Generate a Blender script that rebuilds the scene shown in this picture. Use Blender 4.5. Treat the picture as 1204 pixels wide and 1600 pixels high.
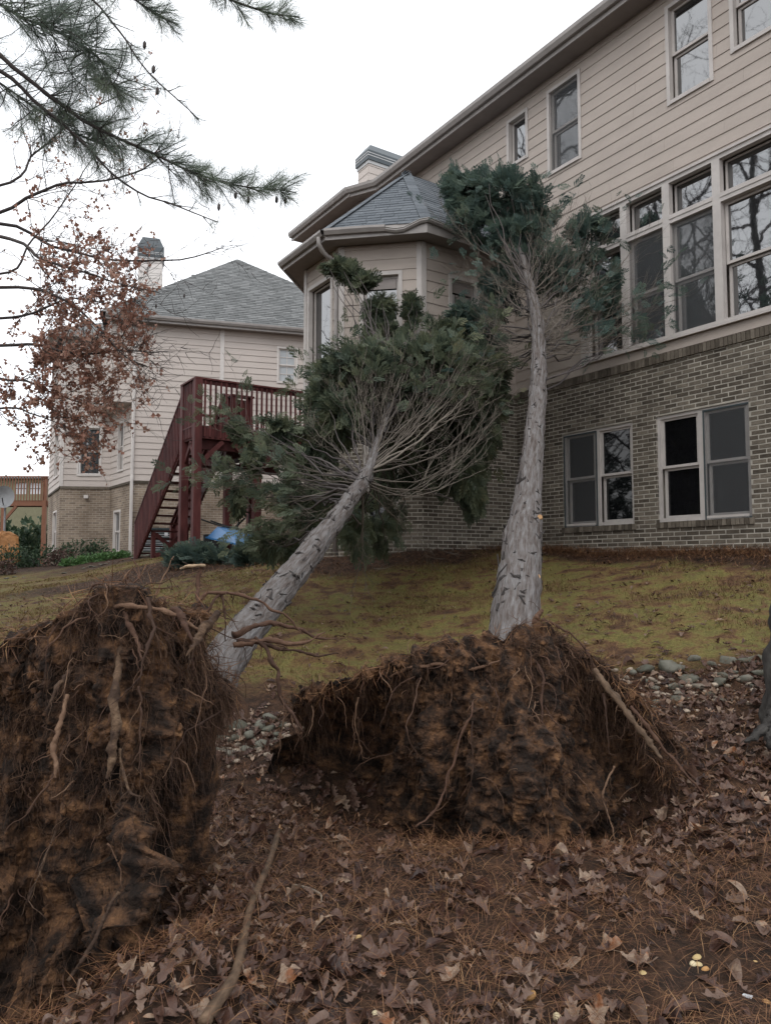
import bpy, math, random
import numpy as np
from mathutils import Vector, Matrix
random.seed(7)
rng = np.random.default_rng(7)
PI = math.pi
R = math.radians
for o in list(bpy.data.objects):
    bpy.data.objects.remove(o)
scene = bpy.context.scene
COL = scene.collection

# ------------------------------------------------------------------ camera, sky, sun, exposure
CAM_Z = 1.5
PITCH = R(4.05)
cam = bpy.data.cameras.new('camera')
cam.sensor_fit = 'VERTICAL'
cam.sensor_height = 24.0
cam.lens = 18.0
cam.clip_start = 0.05
cam.clip_end = 3000
camo = bpy.data.objects.new('camera', cam)
COL.objects.link(camo)
camo.location = (0, 0, CAM_Z)
camo.rotation_euler = (PI / 2 + PITCH, 0, 0)
scene.camera = camo
scene.render.resolution_x = 770
scene.render.resolution_y = 1024

SUN_EL, SUN_AZ = R(52), R(200)          # azimuth measured clockwise from +Y
world = bpy.data.worlds.new('World')
scene.world = world
world.use_nodes = True
wn = world.node_tree
wn.nodes.clear()
w_out = wn.nodes.new('ShaderNodeOutputWorld')
w_bg = wn.nodes.new('ShaderNodeBackground')
w_sky = wn.nodes.new('ShaderNodeTexSky')
w_sky.sky_type = 'NISHITA'
w_sky.sun_disc = False
w_sky.sun_elevation = SUN_EL
w_sky.sun_rotation = SUN_AZ
w_sky.air_density = 1.0
w_sky.dust_density = 4.0
w_tc = wn.nodes.new('ShaderNodeTexCoord')
w_map = wn.nodes.new('ShaderNodeMapping')
w_map.inputs['Scale'].default_value = (1.6, 1.6, 4.0)
w_noi = wn.nodes.new('ShaderNodeTexNoise')
w_noi.inputs['Scale'].default_value = 1.7
w_noi.inputs['Detail'].default_value = 7
w_ramp = wn.nodes.new('ShaderNodeValToRGB')
w_ramp.color_ramp.elements[0].position = 0.3
w_ramp.color_ramp.elements[0].color = (0.90, 0.93, 0.975, 1)
w_ramp.color_ramp.elements[1].position = 0.62
w_ramp.color_ramp.elements[1].color = (1.0, 1.01, 1.03, 1)
w_mul = wn.nodes.new('ShaderNodeMix')
w_mul.data_type = 'RGBA'
w_mul.blend_type = 'MULTIPLY'
w_mul.inputs[0].default_value = 1.0
w_mul.inputs[7].default_value = (13.5, 13.5, 13.5, 1)
w_mix = wn.nodes.new('ShaderNodeMix')
w_mix.data_type = 'RGBA'
w_mix.inputs[0].default_value = 0.9        # cloud cover over the clear sky
wn.links.new(w_tc.outputs['Generated'], w_map.inputs[0])
wn.links.new(w_map.outputs[0], w_noi.inputs['Vector'])
wn.links.new(w_noi.outputs[0], w_ramp.inputs[0])
wn.links.new(w_ramp.outputs[0], w_mul.inputs[6])
wn.links.new(w_sky.outputs[0], w_mix.inputs[6])
wn.links.new(w_mul.outputs[2], w_mix.inputs[7])
wn.links.new(w_mix.outputs[2], w_bg.inputs[0])
w_bg.inputs[1].default_value = 0.1
wn.links.new(w_bg.outputs[0], w_out.inputs[0])

sun = bpy.data.lights.new('sun', 'SUN')
sun.energy = 0.6
sun.angle = R(25)
sun.color = (1.0, 0.97, 0.93)
suno = bpy.data.objects.new('sun', sun)
COL.objects.link(suno)
sd = Vector((math.sin(SUN_AZ) * math.cos(SUN_EL), math.cos(SUN_AZ) * math.cos(SUN_EL), math.sin(SUN_EL)))
suno.rotation_euler = (-sd).to_track_quat('-Z', 'Y').to_euler()
suno.location = (0, -10, 30)
scene.view_settings.view_transform = 'Standard'
scene.view_settings.look = 'None'
scene.view_settings.gamma = 1
scene.view_settings.exposure = 0.36
scene.view_settings.use_curve_mapping = False

# ------------------------------------------------------------------ small maths helpers
def at(px, py, Y):
    """point of the place seen at a photo pixel (1204x1600) at depth Y"""
    u = (px - 602) / 1200.0
    v = (800 - py) / 1200.0
    ry = math.cos(PITCH) - math.sin(PITCH) * v
    rz = math.sin(PITCH) + math.cos(PITCH) * v
    return np.array([u / ry * Y, Y, CAM_Z + rz / ry * Y])

def _hash(ix, iy, iz):
    h = (ix.astype(np.int64) * 374761393 + iy.astype(np.int64) * 668265263 + iz.astype(np.int64) * 2147483647) & 0xffffffff
    h = ((h ^ (h >> 13)) * 1274126177) & 0xffffffff
    h = h ^ (h >> 16)
    return (h & 0xffff) / 65535.0

def vnoise(P):
    P = np.asarray(P, dtype=float)
    i = np.floor(P).astype(np.int64)
    f = P - i
    f = f * f * (3 - 2 * f)
    r = 0
    for dx in (0, 1):
        wx = f[..., 0] if dx else 1 - f[..., 0]
        for dy in (0, 1):
            wy = f[..., 1] if dy else 1 - f[..., 1]
            for dz in (0, 1):
                wz = f[..., 2] if dz else 1 - f[..., 2]
                r = r + wx * wy * wz * _hash(i[..., 0] + dx, i[..., 1] + dy, i[..., 2] + dz)
    return r * 2 - 1

def fbm(P, oct=4, gain=0.5):
    P = np.asarray(P, dtype=float)
    a, r = 1.0, 0
    for k in range(oct):
        r = r + a * vnoise(P + 17.3 * k)
        P = P * 2.03
        a *= gain
    return r

def sstep(a, b, x):
    t = np.clip((x - a) / (b - a), 0, 1)
    return t * t * (3 - 2 * t)

def norm(v):
    v = np.asarray(v, dtype=float)
    return v / np.maximum(np.linalg.norm(v, axis=-1, keepdims=True), 1e-9)

# ------------------------------------------------------------------ mesh helpers
def raw_mesh(name, V, F, rnd=None, tc=None, smooth=False):
    """F: list of integer arrays (n,k)"""
    me = bpy.data.meshes.new(name)
    V = np.asarray(V, dtype=np.float32).reshape(-1, 3)
    me.vertices.add(len(V))
    me.vertices.foreach_set('co', V.ravel())
    F = [np.asarray(f, dtype=np.int32) for f in F if len(f)]
    nl = sum(f.size for f in F)
    nf = sum(len(f) for f in F)
    me.loops.add(nl)
    me.polygons.add(nf)
    me.loops.foreach_set('vertex_index', np.concatenate([f.ravel() for f in F]))
    st, p = [], 0
    for f in F:
        st.append(p + np.arange(len(f)) * f.shape[1])
        p += f.size
    me.polygons.foreach_set('loop_start', np.concatenate(st).astype(np.int32))
    me.polygons.foreach_set('use_smooth', np.full(nf, smooth, dtype=bool))
    if rnd is not None:
        a = me.attributes.new('rnd', 'FLOAT', 'POINT')
        a.data.foreach_set('value', np.asarray(rnd, dtype=np.float32))
    if tc is not None:
        a = me.attributes.new('tc', 'FLOAT_VECTOR', 'POINT')
        a.data.foreach_set('vector', np.asarray(tc, dtype=np.float32).ravel())
    me.update(calc_edges=True)
    return me

BOXF = np.array([[0, 3, 2, 1], [4, 5, 6, 7], [0, 1, 5, 4], [1, 2, 6, 5], [2, 3, 7, 6], [3, 0, 4, 7]])

class MB:
    def __init__(self):
        self.V, self.F, self.Rn, self.T, self.n = [], [], [], [], 0
    def add(self, v, f, r=0.0, tc=None):
        v = np.asarray(v, dtype=float).reshape(-1, 3)
        fs = f if isinstance(f, list) else [f]
        for g in fs:
            self.F.append(np.asarray(g) + self.n)
        self.V.append(v)
        self.Rn.append(np.broadcast_to(np.asarray(r, dtype=float), (len(v),)))
        self.T.append(np.zeros_like(v) if tc is None else np.asarray(tc).reshape(-1, 3))
        self.n += len(v)
        return self
    def box(self, x0, x1, y0, y1, z0, z1, r=0.0):
        x0, x1 = min(x0, x1), max(x0, x1)
        y0, y1 = min(y0, y1), max(y0, y1)
        z0, z1 = min(z0, z1), max(z0, z1)
        v = [(x0, y0, z0), (x1, y0, z0), (x1, y1, z0), (x0, y1, z0), (x0, y0, z1), (x1, y0, z1), (x1, y1, z1), (x0, y1, z1)]
        return self.add(v, BOXF, r)
    def hexa(self, v, r=0.0):
        """eight corners: bottom ring then top ring"""
        return self.add(v, BOXF, r)
    def bar(self, a, b, w, h, up=(0, 0, 1), r=0.0):
        """rectangular bar from a to b; w sideways, h along up"""
        a, b = np.array(a, float), np.array(b, float)
        d = norm(b - a)
        s = np.cross(d, np.array(up, float))
        if np.linalg.norm(s) < 1e-4:
            s = np.cross(d, (1, 0, 0))
        s = norm(s)
        u = np.cross(s, d)
        s, u = s * w / 2, u * h / 2
        return self.hexa([a - s - u, a + s - u, b + s - u, b - s - u, a - s + u, a + s + u, b + s + u, b - s + u], r)
    def tubes(self, P, Rr, k=5, r=0.0, cap=True):
        """P (M,n,3), Rr (M,n)"""
        P = np.asarray(P, float)
        if P.ndim == 2:
            P = P[None]
        Rr = np.asarray(Rr, float)
        if Rr.ndim == 1:
            Rr = np.broadcast_to(Rr, (P.shape[0], Rr.shape[0]))
        M, n, _ = P.shape
        D = np.gradient(P, axis=1)
        D = norm(D)
        mean = norm(P[:, -1] - P[:, 0])
        ref = np.where((np.abs(mean[:, 2:3]) < 0.8), np.array([[0, 0, 1.0]]), np.array([[1.0, 0, 0]]))
        ref = np.broadcast_to(ref[:, None, :], D.shape)
        S = norm(np.cross(D, ref))
        U = np.cross(S, D)
        ang = np.arange(k) * 2 * PI / k
        ring = P[:, :, None, :] + Rr[:, :, None, None] * (np.cos(ang)[None, None, :, None] * S[:, :, None, :] + np.sin(ang)[None, None, :, None] * U[:, :, None, :])
        L = np.concatenate([np.zeros((M, 1)), np.cumsum(np.linalg.norm(np.diff(P, axis=1), axis=2), axis=1)], axis=1)
        tc = np.stack([np.broadcast_to(np.cos(ang)[None, None, :] * Rr[:, :, None], (M, n, k)),
                       np.broadcast_to(np.sin(ang)[None, None, :] * Rr[:, :, None], (M, n, k)),
                       np.broadcast_to(L[:, :, None], (M, n, k))], axis=-1)
        i = np.arange(n - 1)[:, None] * k
        j = np.arange(k)[None, :]
        f = np.stack([i + j, i + (j + 1) % k, i + k + (j + 1) % k, i + k + j], axis=-1).reshape(-1, 4)
        f = (f[None] + (np.arange(M) * n * k)[:, None, None]).reshape(-1, 4)
        fs = [f]
        if cap:
            c1 = (np.arange(k)[None, :] + (np.arange(M) * n * k)[:, None] + (n - 1) * k)
            c0 = (np.arange(k)[::-1][None, :] + (np.arange(M) * n * k)[:, None])
            fs += [c1, c0]
        rr = np.broadcast_to(np.asarray(r, float).reshape(-1, 1, 1), (M if np.size(r) > 1 else 1, 1, 1))
        rr = np.broadcast_to(rr, (M, n, k)).reshape(-1)
        return self.add(ring.reshape(-1, 3), fs, rr, tc.reshape(-1, 3))
    def scatter(self, tv, tf, Mx, T, S=1.0, r=0.0):
        """template verts tv (n,3), faces list tf, rotation (M,3,3) columns = axes, T (M,3)"""
        tv = np.asarray(tv, float)
        M = len(T)
        S = np.broadcast_to(np.asarray(S, float), (M,))
        V = np.einsum('mij,nj->mni', Mx, tv) * S[:, None, None] + np.asarray(T)[:, None, :]
        n = len(tv)
        off = (np.arange(M) * n)[:, None, None]
        fs = [(np.asarray(f)[None] + off).reshape(-1, np.asarray(f).shape[1]) for f in (tf if isinstance(tf, list) else [tf])]
        rr = np.broadcast_to(np.broadcast_to(np.asarray(r, float), (M,))[:, None], (M, n)).reshape(-1)
        return self.add(V.reshape(-1, 3), fs, rr)
    def mesh(self, name, off=(0, 0, 0), smooth=False):
        V = np.concatenate(self.V) - np.asarray(off, float)
        byk = {}
        for f in self.F:
            byk.setdefault(f.shape[1], []).append(f)
        F = [np.concatenate(v) for v in byk.values()]
        return raw_mesh(name, V, F, np.concatenate(self.Rn), np.concatenate(self.T), smooth)
    def build(self, name, mat, parent=None, smooth=False, off=None, kind=None):
        """world-space mesh below a translated-only parent, or local-space when off is given"""
        if off is None:
            off = ORIG.get(parent.name, (0, 0, 0)) if parent else (0, 0, 0)
        o = bpy.data.objects.new(name, self.mesh(name, off, smooth))
        COL.objects.link(o)
        o.data.materials.append(mat)
        if parent:
            o.parent = parent
            ORIG[o.name] = ORIG.get(parent.name, (0, 0, 0))
        if kind:
            o['kind'] = kind
        return o

ORIG = {}

def empty(name, loc=(0, 0, 0), rz=0.0):
    o = bpy.data.objects.new(name, None)
    COL.objects.link(o)
    o.location = tuple(float(c) for c in loc)
    o.rotation_euler = (0, 0, rz)
    o.empty_display_size = 0.2
    ORIG[o.name] = tuple(float(c) for c in loc)
    return o

def tag(o, label=None, cat=None, group=None, kind=None):
    if label:
        o['label'] = label
    if cat:
        o['category'] = cat
    if group:
        o['group'] = group
    if kind:
        o['kind'] = kind
    return o

def inst(name, me, parent, loc, rot=None, scale=None, mat=None):
    o = bpy.data.objects.new(name, me)
    COL.objects.link(o)
    if parent:
        o.parent = parent
    o.location = tuple(float(c) for c in loc)
    if rot is not None:
        o.rotation_euler = rot
    if scale is not None:
        o.scale = scale
    return o

def frames(d, roll):
    """(M,3,3) matrices whose x column is d, rolled about it"""
    d = norm(d)
    ref = np.where(np.abs(d[:, 2:3]) < 0.9, np.array([[0, 0, 1.0]]), np.array([[1.0, 0, 0]]))
    y = norm(np.cross(ref, d))
    z = np.cross(d, y)
    c, s = np.cos(roll)[:, None], np.sin(roll)[:, None]
    return np.stack([d, y * c + z * s, z * c - y * s], axis=2)

def spline(P, n):
    """Catmull-Rom through rows of P (any width)"""
    P = np.asarray(P, float)
    k = len(P)
    Q = np.vstack([2 * P[0] - P[1], P, 2 * P[-1] - P[-2]])
    t = np.linspace(0, k - 1 - 1e-9, n)
    i = t.astype(int)
    f = (t - i)[:, None]
    p0, p1, p2, p3 = Q[i], Q[i + 1], Q[i + 2], Q[i + 3]
    return 0.5 * (2 * p1 + (p2 - p0) * f + (2 * p0 - 5 * p1 + 4 * p2 - p3) * f ** 2 + (3 * p1 - p0 - 3 * p2 + p3) * f ** 3)

def blob(seed, sub=2, amp=0.25, sq=(1, 1, 1)):
    """irregular lump template"""
    import bmesh
    bm = bmesh.new()
    bmesh.ops.create_icosphere(bm, subdivisions=sub, radius=1.0)
    V = np.array([v.co[:] for v in bm.verts])
    F = np.array([[v.index for v in f.verts] for f in bm.faces])
    bm.free()
    V = V * (1 + amp * fbm(V * 1.3 + seed * 9.1, 3))[:, None]
    return V * np.array(sq), F

# ------------------------------------------------------------------ materials
def mat(name, stops, scale=4.0, rough=0.8, detail=5, bump=0.0, bscale=30.0, rndw=0.0, coord='pos', stretch=(1, 1, 1), spec=0.3, noisew=1.0, trans=0.0, bumpd=0.02):
    """colour ramp over noise mixed with a per-piece random value"""
    m = bpy.data.materials.new(name)
    m.use_nodes = True
    nt = m.node_tree
    nt.nodes.clear()
    N = nt.nodes.new
    out = N('ShaderNodeOutputMaterial')
    b = N('ShaderNodeBsdfPrincipled')
    b.inputs['Roughness'].default_value = rough
    b.inputs['Specular IOR Level'].default_value = spec
    nt.links.new(b.outputs[0], out.inputs[0])
    if coord == 'pos':
        g = N('ShaderNodeNewGeometry')
        vec = g.outputs['Position']
    else:
        g = N('ShaderNodeAttribute')
        g.attribute_name = 'tc'
        vec = g.outputs['Vector']
    mp = N('ShaderNodeMapping')
    mp.inputs['Scale'].default_value = stretch
    nt.links.new(vec, mp.inputs[0])
    no = N('ShaderNodeTexNoise')
    no.inputs['Scale'].default_value = scale
    no.inputs['Detail'].default_value = detail
    no.inputs['Roughness'].default_value = 0.62
    nt.links.new(mp.outputs[0], no.inputs['Vector'])
    fac = no.outputs[0]
    # spread the noise over 0..1
    mr = N('ShaderNodeMapRange')
    mr.inputs[1].default_value = 0.28
    mr.inputs[2].default_value = 0.72
    nt.links.new(fac, mr.inputs[0])
    fac = mr.outputs[0]
    if rndw > 0:
        at_ = N('ShaderNodeAttribute')
        at_.attribute_name = 'rnd'
        oi = N('ShaderNodeObjectInfo')
        ad = N('ShaderNodeMath')
        ad.operation = 'ADD'
        nt.links.new(at_.outputs['Fac'], ad.inputs[0])
        nt.links.new(oi.outputs['Random'], ad.inputs[1])
        fr = N('ShaderNodeMath')
        fr.operation = 'FRACT'
        nt.links.new(ad.outputs[0], fr.inputs[0])
        mx = N('ShaderNodeMix')
        mx.data_type = 'FLOAT'
        mx.inputs[0].default_value = rndw
        nt.links.new(fac, mx.inputs[2])
        nt.links.new(fr.outputs[0], mx.inputs[3])
        fac = mx.outputs[0]
    cr = N('ShaderNodeValToRGB')
    e = cr.color_ramp.elements
    while len(e) < len(stops):
        e.new(0.5)
    for k, (p, c) in enumerate(stops):
        e[k].position = p
        e[k].color = (c[0], c[1], c[2], 1)
    nt.links.new(fac, cr.inputs[0])
    nt.links.new(cr.outputs[0], b.inputs['Base Color'])
    if bump > 0:
        n2 = N('ShaderNodeTexNoise')
        n2.inputs['Scale'].default_value = bscale
        n2.inputs['Detail'].default_value = 6
        nt.links.new(mp.outputs[0], n2.inputs['Vector'])
        bp = N('ShaderNodeBump')
        bp.inputs['Strength'].default_value = bump
        bp.inputs['Distance'].default_value = bumpd
        nt.links.new(n2.outputs[0], bp.inputs['Height'])
        nt.links.new(bp.outputs[0], b.inputs['Normal'])
    if trans > 0:
        tr = N('ShaderNodeBsdfTranslucent')
        nt.links.new(cr.outputs[0], tr.inputs[0])
        ms = N('ShaderNodeMixShader')
        ms.inputs[0].default_value = trans
        nt.links.new(b.outputs[0], ms.inputs[1])
        nt.links.new(tr.outputs[0], ms.inputs[2])
        nt.links.new(ms.outputs[0], out.inputs[0])
    return m

def glass_mat(name, base, ior, rough=0.02):
    m = mat(name, [(0.0, [c * 0.7 for c in base]), (1.0, [c * 1.3 for c in base])], scale=1.2, rough=rough, spec=0.5, bump=0.06, bscale=1.6, bumpd=0.01)
    m.node_tree.nodes['Principled BSDF'].inputs['IOR'].default_value = ior
    return m

def screen_mat(name, c, opac):
    m = bpy.data.materials.new(name)
    m.use_nodes = True
    nt = m.node_tree
    nt.nodes.clear()
    out = nt.nodes.new('ShaderNodeOutputMaterial')
    d = nt.nodes.new('ShaderNodeBsdfDiffuse')
    d.inputs[0].default_value = (*c, 1)
    t = nt.nodes.new('ShaderNodeBsdfTransparent')
    ms = nt.nodes.new('ShaderNodeMixShader')
    ms.inputs[0].default_value = opac
    nt.links.new(t.outputs[0], ms.inputs[1])
    nt.links.new(d.outputs[0], ms.inputs[2])
    nt.links.new(ms.outputs[0], out.inputs[0])
    return m

def g2(c, a=0.85, b=1.12):
    return [(0.0, [x * a for x in c]), (1.0, [x * b for x in c])]

M = {}
M['siding'] = mat('beige_siding', g2((0.43, 0.373, 0.33), 0.84, 1.08), scale=1.3, rough=0.7, rndw=0.35, bump=0.15, bscale=60, stretch=(1, 1, 3))
M['trim'] = mat('pale_trim', g2((0.50, 0.465, 0.44), 0.85, 1.08), scale=3, rough=0.6, bump=0.05)
M['nsiding'] = mat('neighbour_siding', g2((0.56, 0.50, 0.46), 0.93, 1.04), scale=0.8, rough=0.7, rndw=0.3)
M['ntrim'] = mat('neighbour_trim', g2((0.66, 0.62, 0.59), 0.92, 1.05), scale=2, rough=0.6)
M['soffit'] = mat('soffit_paint', g2((0.27, 0.24, 0.225)), scale=2, rough=0.7)
M['gutter'] = mat('gutter_metal', g2((0.30, 0.275, 0.26)), scale=5, rough=0.4, spec=0.5)
M['bare_metal'] = mat('torn_gutter_edge', g2((0.62, 0.60, 0.57)), scale=8, rough=0.35, spec=0.6)
M['brick'] = mat('weathered_brick', [(0.0, (0.042, 0.034, 0.026)), (0.35, (0.098, 0.082, 0.064)), (0.65, (0.155, 0.133, 0.106)), (1.0, (0.23, 0.198, 0.158))], scale=9, rough=0.9, rndw=0.62, bump=0.5, bscale=60)
M['mortar'] = mat('mortar', g2((0.44, 0.41, 0.355), 0.6, 1.2), scale=2.2, rough=0.95, bump=0.3, bscale=120)
M['bshingle'] = mat('slate_grey_shingle', [(0.0, (0.08, 0.092, 0.105)), (0.5, (0.115, 0.13, 0.146)), (1.0, (0.165, 0.182, 0.2))], scale=20, rough=0.9, rndw=0.55, bump=0.4, bscale=150)
M['nshingle'] = mat('grey_shingle', [(0.0, (0.10, 0.105, 0.105)), (0.5, (0.155, 0.16, 0.16)), (1.0, (0.23, 0.235, 0.235))], scale=6, rough=0.9, rndw=0.6)
M['roofdeck'] = mat('roof_felt', g2((0.05, 0.055, 0.06)), rough=0.95)
M['cap'] = mat('chimney_cap_metal', g2((0.06, 0.075, 0.085)), scale=4, rough=0.45, spec=0.5)
M['flash'] = mat('chimney_flashing', g2((0.45, 0.45, 0.45)), scale=4, rough=0.4, spec=0.6)
M['glass'] = glass_mat('window_glass', (0.012, 0.014, 0.016), 3.0)
M['dglass'] = glass_mat('dark_window_glass', (0.006, 0.006, 0.007), 1.55)
M['nglass'] = glass_mat('neighbour_glass', (0.06, 0.066, 0.072), 2.6)
M['blind'] = mat('window_blind', g2((0.5, 0.53, 0.55), 0.9, 1.05), scale=3, rough=0.6)
M['screen'] = screen_mat('insect_screen', (0.13, 0.135, 0.14), 0.22)
M['deck'] = mat('red_brown_deck_stain', [(0.0, (0.032, 0.010, 0.010)), (0.5, (0.09, 0.025, 0.024)), (1.0, (0.155, 0.05, 0.046))], scale=5, rough=0.65, rndw=0.3, stretch=(1, 1, 0.3), bump=0.2, bscale=40)
M['fdeck'] = mat('orange_brown_deck', g2((0.22, 0.10, 0.06)), scale=5, rough=0.7, rndw=0.3)
M['bark'] = mat('cypress_bark', [(0.0, (0.05, 0.038, 0.033)), (0.25, (0.085, 0.068, 0.06)), (0.5, (0.125, 0.111, 0.105)), (0.8, (0.165, 0.156, 0.153)), (1.0, (0.225, 0.217, 0.215))], scale=24, rough=0.9, coord='tc', stretch=(1.6, 1.6, 0.2), bump=1.0, bscale=30, detail=10, bumpd=0.03)
M['stub'] = mat('dark_branch_stub', g2((0.035, 0.03, 0.028), 0.6, 1.5), scale=20, rough=0.95)
M['cutwood'] = mat('fresh_cut_wood', g2((0.50, 0.30, 0.15), 0.8, 1.1), scale=30, rough=0.8)
M['twig'] = mat('grey_twig', [(0.0, (0.055, 0.046, 0.038)), (0.5, (0.115, 0.097, 0.08)), (1.0, (0.23, 0.20, 0.165))], scale=6, rough=0.9, rndw=0.6)
M['darktwig'] = mat('dark_twig', [(0.0, (0.035, 0.03, 0.03)), (1.0, (0.10, 0.085, 0.08))], scale=5, rough=0.9, rndw=0.5)
M['cypress'] = mat('cypress_foliage', [(0.0, (0.045, 0.08, 0.078)), (0.4, (0.08, 0.125, 0.11)), (0.75, (0.13, 0.175, 0.13)), (1.0, (0.20, 0.21, 0.13))], scale=3.0, rough=0.65, rndw=0.5, trans=0.42)
M['olive'] = mat('olive_cypress_foliage', [(0.0, (0.04, 0.062, 0.05)), (0.4, (0.085, 0.11, 0.075)), (0.75, (0.145, 0.165, 0.10)), (1.0, (0.24, 0.22, 0.13))], scale=3.0, rough=0.65, rndw=0.5, trans=0.42)
M['pine'] = mat('pine_needles', [(0.0, (0.13, 0.165, 0.15)), (0.6, (0.18, 0.225, 0.18)), (1.0, (0.25, 0.29, 0.18))], scale=1.5, rough=0.6, rndw=0.5, trans=0.45)
M['oakleaf'] = mat('dry_oak_leaf', [(0.0, (0.17, 0.08, 0.06)), (0.5, (0.34, 0.175, 0.125)), (1.0, (0.50, 0.34, 0.27))], scale=3, rough=0.6, rndw=0.75, trans=0.35)
M['leaf'] = mat('fallen_leaf', [(0.0, (0.014, 0.008, 0.007)), (0.25, (0.052, 0.025, 0.018)), (0.48, (0.082, 0.043, 0.031)), (0.66, (0.118, 0.07, 0.053)), (0.82, (0.18, 0.12, 0.09)), (0.88, (0.31, 0.225, 0.16)), (0.94, (0.24, 0.09, 0.035)), (1.0, (0.10, 0.07, 0.065))], scale=16, rough=0.42, rndw=0.82, spec=0.3, trans=0.12, bump=0.4, bscale=60, bumpd=0.01)
M['needle'] = mat('pine_straw', [(0.0, (0.05, 0.02, 0.012)), (0.5, (0.14, 0.062, 0.03)), (0.85, (0.24, 0.125, 0.058)), (1.0, (0.38, 0.24, 0.12))], scale=2, rough=0.6, rndw=0.8)
M['grass'] = mat('moss_and_grass', [(0.0, (0.10, 0.055, 0.032)), (0.28, (0.155, 0.098, 0.048)), (0.55, (0.20, 0.15, 0.06)), (0.85, (0.195, 0.175, 0.065)), (1.0, (0.10, 0.15, 0.05))], scale=2.4, rough=0.8, rndw=0.5, trans=0.2)
M['soil'] = mat('root_plate_soil', [(0.0, (0.006, 0.004, 0.003)), (0.36, (0.023, 0.0135, 0.009)), (0.55, (0.07, 0.037, 0.021)), (0.78, (0.15, 0.077, 0.038)), (1.0, (0.25, 0.135, 0.064))], scale=9, rough=0.95, detail=9, bump=1.0, bscale=34, bumpd=0.04)
M['root'] = mat('root_bark', [(0.0, (0.03, 0.016, 0.012)), (0.45, (0.085, 0.045, 0.029)), (0.8, (0.155, 0.092, 0.058)), (1.0, (0.28, 0.185, 0.12))], scale=30, rough=0.85, rndw=0.7, bump=0.4, bscale=50)
M['hair'] = mat('fine_roots', [(0.0, (0.022, 0.012, 0.009)), (0.55, (0.07, 0.038, 0.024)), (0.88, (0.135, 0.08, 0.048)), (1.0, (0.30, 0.20, 0.13))], scale=3, rough=0.85, rndw=0.75)
M['dirtyroot'] = mat('soil_caked_root', [(0.0, (0.016, 0.010, 0.008)), (0.45, (0.055, 0.033, 0.022)), (0.75, (0.12, 0.075, 0.046)), (1.0, (0.22, 0.15, 0.095))], scale=16, rough=0.9, rndw=0.25, bump=0.8, bscale=50)
M['palewood'] = mat('pale_broken_wood', g2((0.36, 0.26, 0.165), 0.5, 1.15), scale=20, rough=0.8)
M['stone'] = mat('mossy_river_stone', [(0.0, (0.04, 0.04, 0.03)), (0.35, (0.09, 0.092, 0.07)), (0.65, (0.14, 0.135, 0.11)), (0.85, (0.20, 0.17, 0.135)), (1.0, (0.28, 0.25, 0.21))], scale=7, rough=0.7, rndw=0.55, bump=0.3, bscale=30)
M['gravel'] = mat('pale_gravel', g2((0.34, 0.28, 0.22), 0.4, 1.5), scale=9, rough=0.8, rndw=0.8)
M['stick'] = mat('pale_stick', g2((0.115, 0.075, 0.048), 0.35, 1.6), scale=30, rough=0.8, coord='tc', stretch=(1, 1, .3), bump=0.4, bscale=40)
M['tbark'] = mat('dark_tree_bark', [(0.0, (0.018, 0.016, 0.015)), (0.5, (0.05, 0.046, 0.042)), (1.0, (0.11, 0.105, 0.095))], scale=18, rough=0.95, coord='tc', stretch=(1, 1, 0.25), bump=1.0, bscale=14, bumpd=0.05)
M['shrub'] = mat('shrub_leaf', [(0.0, (0.02, 0.04, 0.025)), (0.6, (0.05, 0.085, 0.045)), (1.0, (0.11, 0.12, 0.06))], scale=2, rough=0.6, rndw=0.6, trans=0.2)
M['ivy'] = mat('ivy_leaf', [(0.0, (0.04, 0.10, 0.035)), (1.0, (0.12, 0.22, 0.07))], scale=3, rough=0.5, rndw=0.7, trans=0.2)
M['brush'] = mat('brown_brush', [(0.0, (0.06, 0.035, 0.03)), (1.0, (0.17, 0.11, 0.09))], scale=3, rough=0.8, rndw=0.7)
M['black'] = mat('black_metal', g2((0.018, 0.019, 0.02)), rough=0.5)
M['blue'] = mat('blue_plastic', g2((0.03, 0.16, 0.38), 0.85, 1.1), rough=0.35, spec=0.5)
M['acgrey'] = mat('air_conditioner_metal', g2((0.05, 0.065, 0.07)), rough=0.5)
M['white'] = mat('white_plastic_and_sky_panes', g2((0.7, 0.72, 0.74)), rough=0.4)
M['dish'] = mat('dish_grey', g2((0.32, 0.33, 0.34)), rough=0.5)
M['tarp'] = mat('orange_tarp', g2((0.42, 0.20, 0.075), 0.5, 1.15), scale=3, rough=0.6)
M['nut'] = mat('fallen_nut', [(0.0, (0.40, 0.17, 0.05)), (0.5, (0.48, 0.36, 0.17)), (1.0, (0.70, 0.63, 0.45))], scale=5, rough=0.5, rndw=0.9)
M['fwall'] = mat('far_house_wall', g2((0.20, 0.19, 0.12)), rough=0.8)

# ------------------------------------------------------------------ terrain
HA = R(123.4)                                   # house frame: local x runs along the wall, local y out of it
HD = np.array([math.cos(HA), math.sin(HA)])
HN = np.array([-math.sin(HA), math.cos(HA)])
HP0 = np.array([3.13, 13.5])
def hpt(s, n, z=0.0):
    p = HP0 + s * HD + n * HN
    return np.array([p[0], p[1], z])
def hcoords(X, Y):
    dx, dy = X - HP0[0], Y - HP0[1]
    return dx * HD[0] + dy * HD[1], dx * HN[0] + dy * HN[1]

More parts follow.
